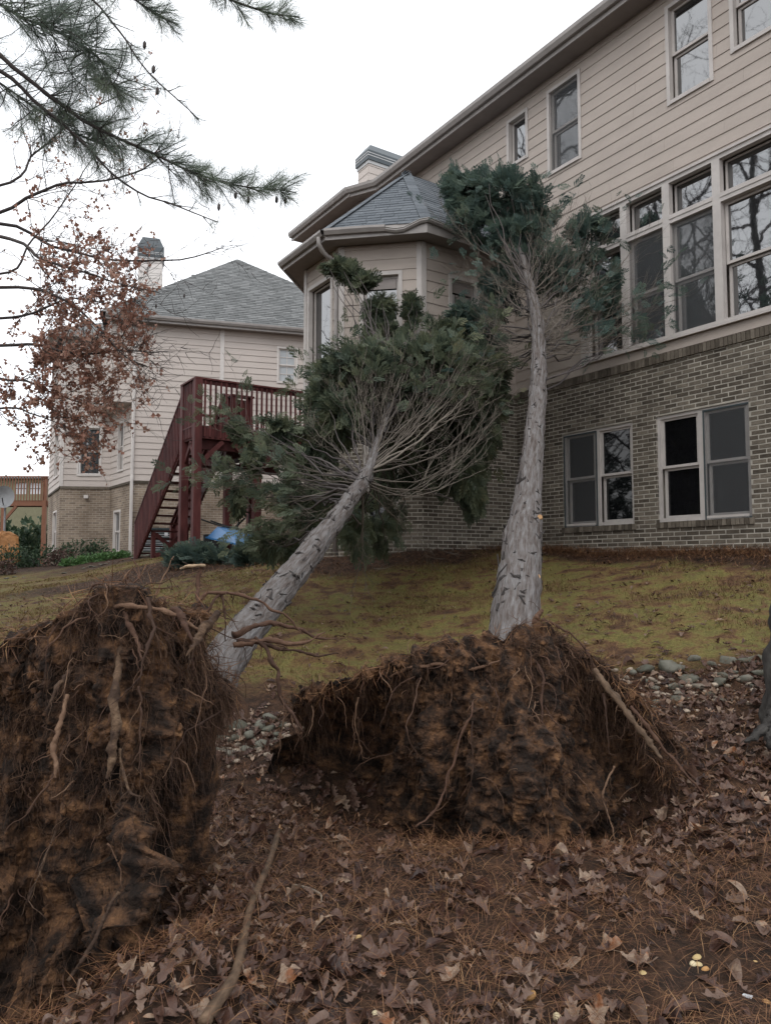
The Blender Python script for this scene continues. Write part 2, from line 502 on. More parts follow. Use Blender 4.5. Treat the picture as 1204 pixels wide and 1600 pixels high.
CTRL = np.array([
    (0, 2.4, 0.0), (1.25, 2.5, 0.0), (-1.5, 2.4, -0.02), (0.2, 3.6, 0.0), (1.8, 3.9, 0.13), (3.5, 4.2, 0.3), (-2.4, 3.4, 0.0),
    (-0.5, 4.4, 0.02), (1.0, 4.6, 0.05), (2.6, 5.2, 0.36), (4.2, 5.6, 0.6), (-1.06, 6.0, 0.15), (0.6, 5.9, 0.28), (2.48, 6.2, 0.62), (-1.2, 6.7, 0.42),
    (0.27, 8.5, 0.72), (2.2, 8.6, 1.02), (-0.7, 7.4, 0.52), (-4.5, 9.0, 0.60), (-3.0, 6.0, 0.15), (-6.5, 8.0, 0.35), (0.35, 11.0, 1.14), (-2.0, 12.0, 1.32), (-4.6, 13.0, 1.0), (-6.0, 16.0, 1.22),
    (5.2, 10.4, 1.72), (3.13, 13.5, 1.77), (0.63, 13.2, 1.74), (-0.8, 13.5, 1.68), (-1.6, 14.6, 1.68), (6.5, 8.0, 1.5),
    (-4.2, 17.0, 1.70), (-6.9, 20.8, 1.68), (-8.4, 20.0, 1.22), (-12.0, 20.0, 1.1), (-8.6, 26.0, 1.85), (-11.8, 27.5, 1.5), (-16, 28, 1.3), (-13, 14, 0.8), (0, 20, 1.8), (0, 27, 1.9), (8, 18, 1.8),
    (0, 0, -0.05), (-4, -2, -0.1), (4, -1, 0.1), (0, -7, -0.4), (-9, 2, -0.1), (9, 2, 0.5), (-20, 10, 0.4), (-22, 26, 1.2), (-14, 42, 1.5), (10, 40, 2.0)], float)
def _tps(r2):
    return np.where(r2 > 1e-9, 0.5 * r2 * np.log(np.maximum(r2, 1e-9)), 0.0)
_n = len(CTRL)
_A = np.zeros((_n + 3, _n + 3))
_d2 = ((CTRL[:, None, :2] - CTRL[None, :, :2]) ** 2).sum(-1)
_A[:_n, :_n] = _tps(_d2) + np.eye(_n) * 0.02
_A[:_n, _n] = 1
_A[:_n, _n + 1:] = CTRL[:, :2]
_A[_n, :_n] = 1
_A[_n + 1:, :_n] = CTRL[:, :2].T
_W = np.linalg.solve(_A, np.concatenate([CTRL[:, 2], np.zeros(3)]))

def gz(X, Y, fine=True):
    X, Y = np.asarray(X, float), np.asarray(Y, float)
    sh = X.shape
    x, y = X.ravel(), Y.ravel()
    z = _W[_n] + _W[_n + 1] * x + _W[_n + 2] * y
    for k in range(_n):
        z = z + _W[k] * _tps((x - CTRL[k, 0]) ** 2 + (y - CTRL[k, 1]) ** 2)
    r = np.hypot(x + 3, y - 14)
    w = sstep(24, 40, r)
    z = z * (1 - w) + 1.5 * w
    # pits left by the two root plates
    def pit(cx, cy, rx, ry, d):
        return d * np.exp(-(((x - cx) / rx) ** 2 + ((y - cy) / ry) ** 2) ** 1.5)
    z = z - pit(0.95, 4.7, 0.75, 0.45, 0.36) - pit(-0.05, 5.05, 0.45, 0.32, 0.42) - pit(-1.5, 3.25, 0.75, 0.42, 0.5)
    z = z + pit(-0.78, 3.02, 0.26, 0.5, 0.2) + pit(0.35, 3.75, 0.9, 0.35, 0.06) - pit(0.75, 6.05, 3.0, 0.28, 0.06)
    if fine:
        near = 1 - sstep(8, 20, r)
        P = np.stack([x, y, x * 0], -1)
        lit = 1 - sstep(6.0, 7.0, y)
        z = z + near * (0.03 * fbm(P * 1.6, 3) + (0.010 + 0.022 * lit) * fbm(P * 6 + 5, 3))
    return z.reshape(sh)

def axis(lo, hi, flo, fhi, step):
    core = np.arange(flo, fhi, step)
    def tail(a, b, s):
        o, x, d = [], a, step
        while (x < b if b > a else x > b):
            d = min(d * 1.18, 12)
            x = x + d if b > a else x - d
            o.append(x)
        return o
    return np.array(tail(flo, lo, step)[::-1] + list(core) + tail(fhi, hi, step))

GX = axis(-260, 260, -3.2, 4.0, 0.045)
GY = axis(-120, 420, 1.6, 13.5, 0.05)
gx, gy = np.meshgrid(GX, GY)
gzv = gz(gx, gy)
nx, ny = len(GX), len(GY)
ii = (np.arange(ny - 1)[:, None] * nx + np.arange(nx - 1)[None, :]).ravel()
GF = np.stack([ii, ii + 1, ii + nx + 1, ii + nx], 1)

def zone_lawn(x, y):
    s, n = hcoords(x, y)
    P = np.stack([x, y, x * 0], -1)
    e = 0.35 * fbm(P * 0.8 + 3, 3)
    front = sstep(6.55, 6.9, y + e * 0.6 + 0.12 * x * (x < 0))
    wall = sstep(0.95, 1.5, n + e)
    bay = sstep(0.7, 1.3, np.hypot(np.maximum(np.abs(s - 2.85) - 1.6, 0), np.maximum(n - 3.3, 0)) + e) 
    far = 1 - sstep(4.2, 5.2, (y - 15.5) * 0.9 + e * 2 + 0.25 * (x + 8))
    mulch = sstep(1.6, 2.6, np.hypot((x + 4.0) * 0.75, y - 15.6) + e * 2)
    return front * wall * bay * far * mulch

gme = raw_mesh('ground', np.stack([gx, gy, gzv], -1).reshape(-1, 3), [GF], None, None, True)
la = gme.attributes.new('lawn', 'FLOAT', 'POINT')
la.data.foreach_set('value', zone_lawn(gx.ravel(), gy.ravel()).astype(np.float32))

def ground_mat():
    m = bpy.data.materials.new('ground_earth')
    m.use_nodes = True
    nt = m.node_tree
    N = nt.nodes.new
    L = nt.links.new
    b = nt.nodes['Principled BSDF']
    b.inputs['Roughness'].default_value = 0.9
    b.inputs['Specular IOR Level'].default_value = 0.25
    g = N('ShaderNodeNewGeometry')
    def ramp(scale, detail, stops, off=0):
        n = N('ShaderNodeTexNoise')
        n.inputs['Scale'].default_value = scale
        n.inputs['Detail'].default_value = detail
        n.inputs['Roughness'].default_value = 0.65
        L(g.outputs['Position'], n.inputs['Vector'])
        c = N('ShaderNodeValToRGB')
        e = c.color_ramp.elements
        while len(e) < len(stops):
            e.new(0.5)
        for k, (p, col) in enumerate(stops):
            e[k].position = p
            e[k].color = (*col, 1)
        L(n.outputs[0], c.inputs[0])
        return c.outputs[0], n.outputs[0]
    soil, h1 = ramp(9, 9, [(0.3, (0.012, 0.008, 0.006)), (0.45, (0.036, 0.021, 0.014)), (0.58, (0.066, 0.036, 0.022)), (0.72, (0.12, 0.07, 0.042))])
    lawn, h2 = ramp(3.2, 9, [(0.3, (0.045, 0.026, 0.018)), (0.41, (0.11, 0.06, 0.034)), (0.48, (0.16, 0.11, 0.046)), (0.54, (0.165, 0.15, 0.048)), (0.6, (0.14, 0.13, 0.045)), (0.66, (0.14, 0.08, 0.042)), (0.76, (0.055, 0.034, 0.024))])
    fine, h3 = ramp(45, 6, [(0.3, (0.55, 0.5, 0.45)), (0.7, (1.35, 1.3, 1.25))])
    at_ = N('ShaderNodeAttribute')
    at_.attribute_name = 'lawn'
    mx = N('ShaderNodeMix')
    mx.data_type = 'RGBA'
    L(at_.outputs['Fac'], mx.inputs[0])
    L(soil, mx.inputs[6])
    L(lawn, mx.inputs[7])
    mu = N('ShaderNodeMix')
    mu.data_type = 'RGBA'
    mu.blend_type = 'MULTIPLY'
    mu.inputs[0].default_value = 1
    L(mx.outputs[2], mu.inputs[6])
    L(fine, mu.inputs[7])
    L(mu.outputs[2], b.inputs['Base Color'])
    bp = N('ShaderNodeBump')
    bp.inputs['Strength'].default_value = 0.9
    bp.inputs['Distance'].default_value = 0.03
    L(h3, bp.inputs['Height'])
    L(bp.outputs[0], b.inputs['Normal'])
    return m
M['ground'] = ground_mat()
gme.materials.append(M['ground'])
ground = bpy.data.objects.new('ground', gme)
COL.objects.link(ground)
tag(ground, kind='structure')

# ------------------------------------------------------------------ wall helpers (local frames)
class Seg:
    """vertical wall plane along p0 -> p1 (local xy); out = outward normal"""
    def __init__(self, p0, p1, flip=False):
        self.p0, self.p1 = np.array(p0, float), np.array(p1, float)
        self.L = np.linalg.norm(self.p1 - self.p0)
        self.d = (self.p1 - self.p0) / self.L
        self.o = np.array([self.d[1], -self.d[0]]) * (-1 if flip else 1)
    def pt(self, u, w, z):
        p = self.p0 + self.d * u + self.o * w
        return (p[0], p[1], z)
    def box(self, mb, u0, u1, w0, w1, z0, z1, r=0.0):
        c = [self.pt(u0, w0, z0), self.pt(u1, w0, z0), self.pt(u1, w1, z0), self.pt(u0, w1, z0),
             self.pt(u0, w0, z1), self.pt(u1, w0, z1), self.pt(u1, w1, z1), self.pt(u0, w1, z1)]
        return mb.hexa(c, r)

def clip_rects(u0, u1, z0, z1, ops):
    """pieces of a rectangle left after cutting the openings out"""
    rects = [(u0, u1, z0, z1)]
    for (a, b, c, d) in ops:
        out = []
        for (p, q, e, f) in rects:
            if q <= a or p >= b or f <= c or e >= d:
                out.append((p, q, e, f))
                continue
            if p < a: out.append((p, a, e, f))
            if q > b: out.append((b, q, e, f))
            m0, m1 = max(p, a), min(q, b)
            if e < c: out.append((m0, m1, e, c))
            if f > d: out.append((m0, m1, d, f))
        rects = out
    return [r for r in rects if r[1] - r[0] > 0.015 and r[3] - r[2] > 0.012]

def lap_wall(parent, seg, z0, z1, ops, exp, m, proud=0.012, maxlen=3.66, name='siding_board', u0=0.0, u1=None):
    u1 = seg.L if u1 is None else u1
    k = 0
    z = z0
    while z < z1 - 0.02:
        zt = min(z + exp, z1)
        cuts = [u0]
        x = u0 + random.uniform(0.8, maxlen)
        while x < u1 - 0.4:
            cuts.append(x)
            x += maxlen
        cuts.append(u1)
        for a, b in zip(cuts[:-1], cuts[1:]):
            for (p, q, e, f) in clip_rects(a, b - 0.002, z, zt, ops):
                mb = MB()
                w0 = 0.004 + proud * (1 - (e - z) / exp)
                w1 = 0.004 + proud * (1 - (f - z) / exp) * 0.9
                mb.hexa([seg.pt(p, -0.01, e), seg.pt(q, -0.01, e), seg.pt(q, w0, e), seg.pt(p, w0, e),
                         seg.pt(p, -0.01, f), seg.pt(q, -0.01, f), seg.pt(q, w1, f), seg.pt(p, w1, f)])
                mb.build(name, m, parent, off=(0, 0, 0))
        z = zt
        k += 1

def flat_wall(seg, z0, z1, ops, mb, w0=-0.2, w1=0.0):
    for (p, q, e, f) in clip_rects(0, seg.L, z0, z1, ops):
        seg.box(mb, p, q, w0, w1, e, f)

def sash_window(parent, seg, u0, u1, z0, z1, glass, trim=0.085, proud=0.03, split=True, meet=0.5, screen=None, tm='trim', label=None, frame=0.05, depth=0.07, blind=None, grid=False):
    """trim surround with recessed sashes; split gives a meeting rail"""
    mb = MB()
    T = M[tm]
    if trim > 0:
        seg.box(mb, u0 - trim, u0, -0.06, proud, z0 - trim, z1 + trim)
        seg.box(mb, u1, u1 + trim, -0.06, proud, z0 - trim, z1 + trim)
        seg.box(mb, u0, u1, -0.06, proud, z1, z1 + trim)
        seg.box(mb, u0, u1, -0.06, proud + 0.012, z0 - trim, z0)
    else:
        seg.box(mb, u0, u1, -0.06, proud, z0, z0 + 0.02)
    w = mb.build('window', T, parent, off=(0, 0, 0))
    if label:
        w['label'] = label
    zm = z0 + (z1 - z0) * meet
    sashes = [(zm, z1, -depth * 0.55), (z0, zm, -depth)] if split else [(z0, z1, -depth * 0.7)]
    for k, (a, b, wd) in enumerate(sashes):
        s = MB()
        f = frame
        if k == 1: b = b - 0.001
        seg.box(s, u0, u0 + f, wd - 0.03, wd, a, b)
        seg.box(s, u1 - f, u1, wd - 0.03, wd, a, b)
        seg.box(s, u0 + f, u1 - f, wd - 0.03, wd, b - f * 0.8, b)
        seg.box(s, u0 + f, u1 - f, wd - 0.03, wd, a, a + f * 0.9)
        if grid:
            um = (u0 + u1) / 2
            seg.box(s, um - .012, um + .012, wd - .02, wd - .004, a + f * .9, b - f * .8)
            seg.box(s, u0 + f, um - .013, wd - .02, wd - .005, (a + b) / 2 - .012, (a + b) / 2 + .012)
            seg.box(s, um + .013, u1 - f, wd - .02, wd - .005, (a + b) / 2 - .012, (a + b) / 2 + .012)
        s.build('sash', T, w, off=(0, 0, 0))
        g = MB()
        seg.box(g, u0 + f * 0.6, u1 - f * 0.6, wd - 0.05, wd - 0.021, a + f * 0.5, b - f * 0.4)
        g.build('pane', M[glass], w, off=(0, 0, 0))
    if screen:
        for (c, d) in screen:
            s = MB()
            seg.box(s, u0 + 0.012, u1 - 0.012, -0.012, -0.008, z0 + (z1 - z0) * c + 0.01, z0 + (z1 - z0) * d - 0.01)
            s.build('insect_screen', M['screen'], w, off=(0, 0, 0))
    return w

def brick_box(l, h, dpt=0.07):
    mb = MB()
    b = 0.004
    v = []
    for (y, s) in ((-dpt, 0), (-b, 0), (0.0, b)):
        v += [(s, y, s), (l - s, y, s), (l - s, y, h - s), (s, y, h - s)]
    f = [[8, 9, 10, 11]]
    for r in (0, 4):
        for k in range(4):
            f.append([r + k, r + (k + 1) % 4, r + 4 + (k + 1) % 4, r + 4 + k])
    return np.array(v), np.array(f)

def brick_wall(parent, seg, z0, z1, ops, near_u, budget, course=0.0677, blen=0.2, joint=0.013, u0=0.0, u1=None):
    """real bricks proud of the mortar: the nearest as parts, the rest joined"""
    u1 = seg.L if u1 is None else u1
    pieces = []
    z, row = z0, 0
    while z < z1 - 0.02:
        h = min(course - joint, z1 - z)
        x = u0 - (blen + joint) * (0.5 if row % 2 else 0.0) - 0.02
        while x < u1:
            a, b = max(x, u0), min(x + blen, u1)
            for (p, q, e, f) in clip_rects(a, b, z, z + h, ops):
                if q - p > 0.03 and f - e > 0.02:
                    pieces.append((p, q, e, f))
            x += blen + joint
        z += course
        row += 1
    pieces.sort(key=lambda r: abs((r[0] + r[1]) / 2 - near_u) + 0.3 * abs(r[2] - 3.0))
    ang = math.atan2(seg.d[1], seg.d[0])
    cache = {}
    rest = MB()
    cnt = 0
    sgn = 1 if np.dot(seg.o, [math.sin(ang), -math.cos(ang)]) > 0 else -1
    for i, (p, q, e, f) in enumerate(pieces):
        out = random.uniform(0.002, 0.006)
        key = (round(q - p, 2), round(f - e, 3))
        if cnt < budget:
            if key not in cache:
                v, fc = brick_box(key[0], key[1])
                v = v * np.array([1, -sgn, 1])
                me = raw_mesh('brick', v, [fc], np.zeros(len(v)))
                me.materials.append(M['brick'])
                cache[key] = me
            inst('brick', cache[key], parent, seg.pt(p, out, e), (0, 0, ang))
            cnt += 1
        else:
            v, fc = brick_box(q - p, f - e)
            V = np.array([seg.pt(p + a[0], out + a[1], e + a[2]) for a in v])
            rest.add(V, fc, random.random())
    if rest.n:
        rest.build('brick_field', M['brick'], parent, off=(0, 0, 0), kind='stuff')
    return cnt

def rowlock(parent, seg, u0, u1, z0, z1, out, name='sill_brick'):
    """bricks on edge, as a sill or a band"""
    n = int(round((u1 - u0) / 0.0677))
    w = (u1 - u0) / n
    for k in range(n):
        mb = MB()
        e = random.uniform(-.003, .003)
        seg.box(mb, u0 + k * w + 0.005, u0 + (k + 1) * w - 0.005, -0.03, out + e, z0, z1 + e)
        mb.build(name, M['brick'], parent, off=(0, 0, 0))

def shingle_face(parent, e0, e1, t0, t1, m, exp=0.14, tab=0.31, joined=None, name='shingle', lift=0.012):
    """roof face with eave e0->e1 and top t0->t1 (3-D local points): courses of overlapping tabs"""
    e0, e1, t0, t1 = [np.array(p, float) for p in (e0, e1, t0, t1)]
    up0 = (t0 + t1) / 2 - (e0 + e1) / 2
    nrm = norm(np.cross(e1 - e0, up0))
    if nrm[2] < 0: nrm = -nrm
    ed = norm(e1 - e0)
    slope = norm(up0 - ed * np.dot(up0, ed))
    H = np.dot((t0 + t1) / 2 - e0, slope)
    rows = int(math.ceil(H / exp))
    def edge(a, b, h):      # point on the hip line a->b at slope distance h
        ha, hb = np.dot(a - e0, slope), np.dot(b - e0, slope)
        t = (h - ha) / max(hb - ha, 1e-6)
        return a + (b - a) * min(max(t, 0), 1)
    for k in range(rows):
        h0, h1 = k * exp, min((k + 1) * exp + 0.02, H)
        l0, r0, l1, r1 = edge(e0, t0, h0), edge(e1, t1, h0), edge(e0, t0, h1), edge(e1, t1, h1)
        a0, b0, a1, b1 = [np.dot(p - e0, ed) for p in (l0, r0, l1, r1)]
        if b0 - a0 < 0.04: continue
        x = a0 - random.uniform(0, tab)
        while x < b0:
            wd = tab * random.uniform(0.75, 1.2)
            p, q = max(x, a0), min(x + wd - 0.006, b0)
            x += wd
            if q - p < 0.03: continue
            pt_, qt = min(max(p, a1), b1), max(min(q, b1), a1)
            th = lift * random.uniform(0.8, 1.35)
            dz = random.uniform(0, 0.012)
            base = lambda uu, hh, w: e0 + ed * uu + slope * hh + nrm * w
            c = [base(p, h0 - dz, 0.002), base(q, h0 - dz, 0.002), base(qt, h1, 0.001), base(pt_, h1, 0.001),
                 base(p, h0 - dz, th), base(q, h0 - dz, th), base(qt, h1, 0.004), base(pt_, h1, 0.004)]
            if joined is not None:
                joined.hexa(c, random.random())
            else:
                MB().hexa(c).build(name, m, parent, off=(0, 0, 0))

# ------------------------------------------------------------------ main house (local frame: x along wall, y out of wall)
house = empty('brick_house', (HP0[0], HP0[1], 0), HA)
tag(house, 'large beige clapboard house with weathered brick basement, struck by the fallen trees', 'house')
S0, S1 = -5.2, 9.0
MW = Seg((S0, 0), (S1, 0), flip=True)
su = lambda s: s - S0
def rect(s0, s1, z0, z1):
    return (su(s0), su(s1), z0, z1)
low_ops = [rect(-1.52, 0.0, 2.10, 3.83), rect(-3.50, -1.97, 2.10, 3.83)]
up_ops = [rect(-4.565, -0.50, 4.98, 7.50), rect(0.73, 1.32, 9.27, 10.26), rect(-0.585, 0.23, 8.65, 10.29), rect(-3.14, -2.34, 8.67, 10.30), rect(-4.25, -3.42, 8.90, 10.30)]
HZ = (4.72, 10.53)
body = MB()
body.box(S0 + 0.01, S1 - 0.01, -10, -0.35, 0.8, 10.5)
body.build('inner_wall', M['siding'], house, off=(0, 0, 0))
# brick storey
mw = MB()
flat_wall(MW, 0.9, 4.72, low_ops, mw, -0.3, 0.0)
found = mw.build('brick_wall', M['mortar'], house, off=(0, 0, 0))
brick_wall(found, MW, 1.42, 4.64, low_ops, su(-2.6), 210, u1=su(1.6))
for (a, b) in ((-1.52, 0.0), (-3.50, -1.97)):
    rowlock(found, MW, su(a) - 0.04, su(b) + 0.02, 2.085, 2.175, 0.035)
rowlock(found, MW, su(-4.6), su(1.1), 4.655, 4.785, 0.04, 'rowlock_brick')
# clapboard storeys
sw = MB()
flat_wall(MW, 4.721, 10.55, up_ops, sw, -0.3, 0.0)
sid = sw.build('siding_wall', M['siding'], house, off=(0, 0, 0))
lap_wall(sid, MW, 4.80, HZ[1], up_ops, 0.2, M['siding'], u1=su(5.4))
# lower double windows
for (a, b, sc, lab) in ((-1.52, 0.0, 1, 'basement window beside the leaning trunk, screened half on its left'), (-3.50, -1.97, 0, 'basement window at the right edge, screened half on its right')):
    m_ = (a + b) / 2
    for k, (p, q) in enumerate(((a, m_), (m_, b))):
        scr = [(0, 1)] if k == sc else None
        w = sash_window(house, MW, su(p) + 0.055, su(q) - 0.055, 2.235, 3.775, 'dglass', trim=0.055, proud=-0.03, screen=None, frame=0.045, depth=0.11, meet=0.5)
        if scr:
            s_ = MB()
            dx = -0.02 if a < -2 else 0
            MW.box(s_, su(p) + 0.02 + dx, su(q) - 0.03 + dx, -0.026, -0.022, 2.20, 3.77)
            s_.build('insect_screen', M['screen'], w, off=(0, 0, 0))
            f_ = MB()
            for (u0, u1, z0, z1) in ((su(p) + 0.02 + dx, su(q) - 0.03 + dx, 2.17, 2.2), (su(p) + 0.02 + dx, su(q) - 0.03 + dx, 3.77, 3.795), (su(p) + dx, su(p) + 0.02 + dx, 2.17, 3.795), (su(q) - 0.03 + dx, su(q) - 0.01 + dx, 2.17, 3.795)):
                MW.box(f_, u0, u1, -0.029, -0.018, z0, z1)
            f_.build('screen_frame', M['acgrey'], w, off=(0, 0, 0))
# tall window band with transoms
cols = [(-1.39, -0.675), (-2.205, -1.52), (-3.065, -2.335), (-4.5, -3.195)]
for k, (a, b) in enumerate(cols):
    sash_window(house, MW, su(a), su(b), 6.915, 7.435, 'glass', trim=0.065, proud=0.035, split=False, frame=0.03, depth=0.16)
    sash_window(house, MW, su(a), su(b), 5.045, 6.785, 'glass', trim=0.065, proud=0.035, screen=[(0, 1)] if k in (1, 2) else None, frame=0.045, depth=0.13, meet=0.475)
jb = MB()
MW.box(jb, su(-0.61) + 0.001, su(-0.5), -0.06, 0.033, 4.98, 7.5)
jb.build('jamb_board', M['trim'], house, off=(0, 0, 0))
sb = MB()
MW.box(sb, su(-4.565), su(-0.48), 0.036, 0.075, 4.955, 4.995)
sb.build('window_ledge', M['trim'], house, off=(0, 0, 0))
sb = MB()
MW.box(sb, su(-4.565), su(-0.48), 0.036, 0.06, 7.501, 7.54)
sb.build('drip_cap', M['trim'], house, off=(0, 0, 0))
# upper windows
for (a, b, c, d) in ((0.73, 1.32, 9.27, 10.26), (-0.585, 0.23, 8.65, 10.29), (-3.14, -2.34, 8.67, 10.30), (-4.25, -3.42, 8.90, 10.30)):
    sash_window(house, MW, su(a) + 0.06, su(b) - 0.06, c + 0.06, d - 0.06, 'glass', trim=0.06, proud=0.03, split=d - c > 1.1, frame=0.045, depth=0.10, screen=[(0, 1)] if a > -1 and a < 0 else None)

# main eave
def eave_run(p0, p1, z, over, parent, flip=True, gut=True):
    sg = Seg(p0, p1, flip)
    a = MB()
    sg.box(a, -0.02, sg.L, 0.0, over, z - 0.10, z - 0.06)
    a.build('soffit', M['soffit'], parent, off=(0, 0, 0))
    f = MB()
    sg.box(f, -0.02, sg.L, over, over + 0.025, z - 0.13, z + 0.08)
    f.build('fascia', M['gutter'], parent, off=(0, 0, 0))
    if gut:
        g = MB()
        pr = [(0.026, -0.05), (0.09, -0.05), (0.13, 0.02), (0.135, 0.085), (0.12, 0.085), (0.026, 0.085)]
        v = [sg.pt(u, over + w, z + dz) for u in (0, sg.L) for (w, dz) in pr]
        n_ = len(pr)
        g.add(v, [np.array([[k, (k + 1) % n_, n_ + (k + 1) % n_, n_ + k] for k in range(n_)]), np.array([list(range(n_))[::-1], [n_ + k for k in range(n_)]])])
        g.build('gutter', M['gutter'], parent, off=(0, 0, 0))
eave_run((S0 - 0.4, 0), (5.5, 0), 10.63, 0.40, house)
eave_run((5.0, -0.26), (6.35, 0.445), 10.632, 0.38, house)
eave_run((6.1, 0.42), (S1 + 0.2, 0.42), 10.63, 0.36, house)
bp_ = [Seg((5.4, 0.0), (6.2, 0.4), True), Seg((6.2, 0.4), (S1, 0.4), True)]
bw = MB()
for sg in bp_:
    flat_wall(sg, 0.9, 10.52, [], bw, -0.15, 0.0)
bo = bw.build('projecting_wall', M['siding'], house, off=(0, 0, 0))
for sg in bp_:
    lap_wall(bo, sg, 4.80, HZ[1], [], 0.2, M['siding'])
rf = MB()
rf.add([(S0 - 0.5, 0.42, 10.69), (S1 + 0.4, 0.42, 10.69), (S1 - 3, -5, 14.2), (S0 + 4.5, -5, 14.2), (S0 - 0.5, -10.4, 10.69), (S1 + 0.4, -10.4, 10.69)],
       [np.array([[0, 1, 2, 3], [3, 2, 5, 4], [0, 4, 5, 1]]), np.array([[1, 5, 2], [4, 0, 3]])])
rf.build('roof', M['nshingle'], house, off=(0, 0, 0))

def chimney(parent, x0, x1, y0, y1, z0, zb, zt, body_m, fl, lap):
    c = MB()
    c.box(x0, x1, y0, y1, z0, zb)
    ch = c.build('chimney', body_m, parent, off=(0, 0, 0))
    for (a, b) in (((x0, y0), (x1, y0)), ((x1, y0), (x1, y1)), ((x1, y1), (x0, y1)), ((x0, y1), (x0, y0))):
        lap_wall(ch, Seg(a, b), z0 + 0.4, zb, [], lap, body_m, name='siding_board', maxlen=9)
    f = MB()
    f.box(x0 - 0.03, x1 + 0.03, y0 - 0.03, y1 + 0.03, zb + 0.001, zb + 0.09)
    f.build('flashing', M['flash'], ch, off=(0, 0, 0))
    k = MB()
    g = 0.06
    h0, h1, h2 = zb + 0.091, zb + 0.091 + (zt - zb) * 0.42, zt
    t = 0.13
    k.hexa([(x0 - g, y0 - g, h0), (x1 + g, y0 - g, h0), (x1 + g, y1 + g, h0), (x0 - g, y1 + g, h0), (x0 - g, y0 - g, h1), (x1 + g, y0 - g, h1), (x1 + g, y1 + g, h1), (x0 - g, y1 + g, h1)])
    k.hexa([(x0 - g, y0 - g, h1 + .001), (x1 + g, y0 - g, h1 + .001), (x1 + g, y1 + g, h1 + .001), (x0 - g, y1 + g, h1 + .001), (x0 + t, y0 + t, h2), (x1 - t, y0 + t, h2), (x1 - t, y1 - t, h2), (x0 + t, y1 - t, h2)])
    k.build('chimney_cap', M['cap'], ch, off=(0, 0, 0))
    v = MB()                                                # vent slot louvres under the cap
    for zz in (h0 + 0.10, h0 + 0.17):
        v.box(x0 - g - 0.006, x1 + g + 0.006, y0 - g - 0.006, y1 + g + 0.006, zz, zz + 0.025)
    v.build('cap_louvre', M['flash'], ch, off=(0, 0, 0))
    return ch
chimney(house, 6.94, 7.46, -1.65, -0.3, 10.6, 12.05, 12.66, M['nsiding'], None, 0.2)

# bay room
BC = [(1.15, 0.0), (1.15, 2.23), (2.17, 3.3), (3.5, 3.3), (4.55, 2.23), (4.55, 0.0)]
BS = [Seg(BC[k], BC[k + 1], flip=True) for k in range(5)]      # C, B, A, B', C'
for sg in BS:
    mid = (sg.p0 + sg.p1) / 2 - np.array([2.85, 1.0])
    if np.dot(mid, sg.o) < 0:
        sg.o = -sg.o
ops_hi = [[(0.92, 1.64, 4.95, 6.78)], [(0.34, 1.11, 4.95, 6.74)], [(0.23, 1.21, 4.80, 6.85)], [(0.35, 1.1, 4.95, 6.74)], []]
ops_lo = [[], [(0.42, 1.05, 2.10, 3.83)], [], [], []]
bm_ = MB()
bs_ = MB()
for k, sg in enumerate(BS):
    flat_wall(sg, 0.9, 4.70, ops_lo[k], bm_, -0.15, 0.0)
    flat_wall(sg, 4.701, 7.25, ops_hi[k], bs_, -0.15, 0.0)
bfound = bm_.build('bay_brick_wall', M['mortar'], house, off=(0, 0, 0))
bwall = bs_.build('bay_wall', M['siding'], house, off=(0, 0, 0))
brick_wall(bfound, BS[0], 1.42, 4.64, ops_lo[0], 1.6, 60)
brick_wall(bfound, BS[1], 1.42, 4.64, ops_lo[1], 0.5, 60)
brick_wall(bfound, BS[2], 1.42, 4.64, ops_lo[2], 0.5, 0)
for k in range(3):
    rowlock(bfound, BS[k], 0.02, BS[k].L - 0.02, 4.655, 4.74, 0.035, 'rowlock_brick')
for k, sg in enumerate(BS):
    lap_wall(bwall, sg, 4.76, 7.22, ops_hi[k], 0.2, M['siding'], u0=0.05, u1=sg.L - 0.05)
    for (a, b, c, d) in ops_hi[k]:
        pic = (k == 2)
        w = sash_window(house, sg, a + 0.07, b - 0.07, c + 0.07, d - 0.07, 'glass', trim=0.07, proud=0.03, split=not pic, frame=0.045, depth=0.13)
        if not pic:
            bl = MB()
            sg.box(bl, a + 0.12, b - 0.12, -0.061, -0.055, d - 0.3, d - 0.12)
            bl.build('blind', M['soffit'], w, off=(0, 0, 0))
    for (a, b, c, d) in ops_lo[k]:
        sash_window(house, sg, a + 0.05, b - 0.05, c + 0.13, d - 0.05, 'dglass', trim=0.05, proud=-0.03, frame=0.045, depth=0.11)
        rowlock(bfound, sg, a - 0.03, b + 0.03, c - .01, c + 0.075, 0.035)
for k in range(1, 5):                                         # corner boards
    for sg, e in ((BS[k - 1], 1), (BS[k], 0)):
        cb = MB()
        if e:
            sg.box(cb, sg.L - 0.085, sg.L + 0.012, -0.02, 0.030, 4.75, 7.24)
        else:
            sg.box(cb, 0.0, 0.085, -0.02, 0.028, 4.75, 7.24)
        cb.build('corner_board', M['trim'], house, off=(0, 0, 0))
EC = [(0.75, 0.0), (0.75, 2.40), (2.0, 3.7), (3.68, 3.7), (4.95, 2.4), (4.95, 0.0)]
so = MB()
vi = [(p[0], p[1], 7.255) for p in BC] + [(p[0], p[1], 7.255) for p in EC]
vo = [(x, y, 7.285) for (x, y, z) in vi]
so.add(vi + vo, np.array([[k, k + 1, 7 + k, 6 + k] for k in range(5)] + [[12 + k, 18 + k, 19 + k, 13 + k] for k in range(5)]))
so.build('bay_soffit', M['soffit'], house, off=(0, 0, 0))
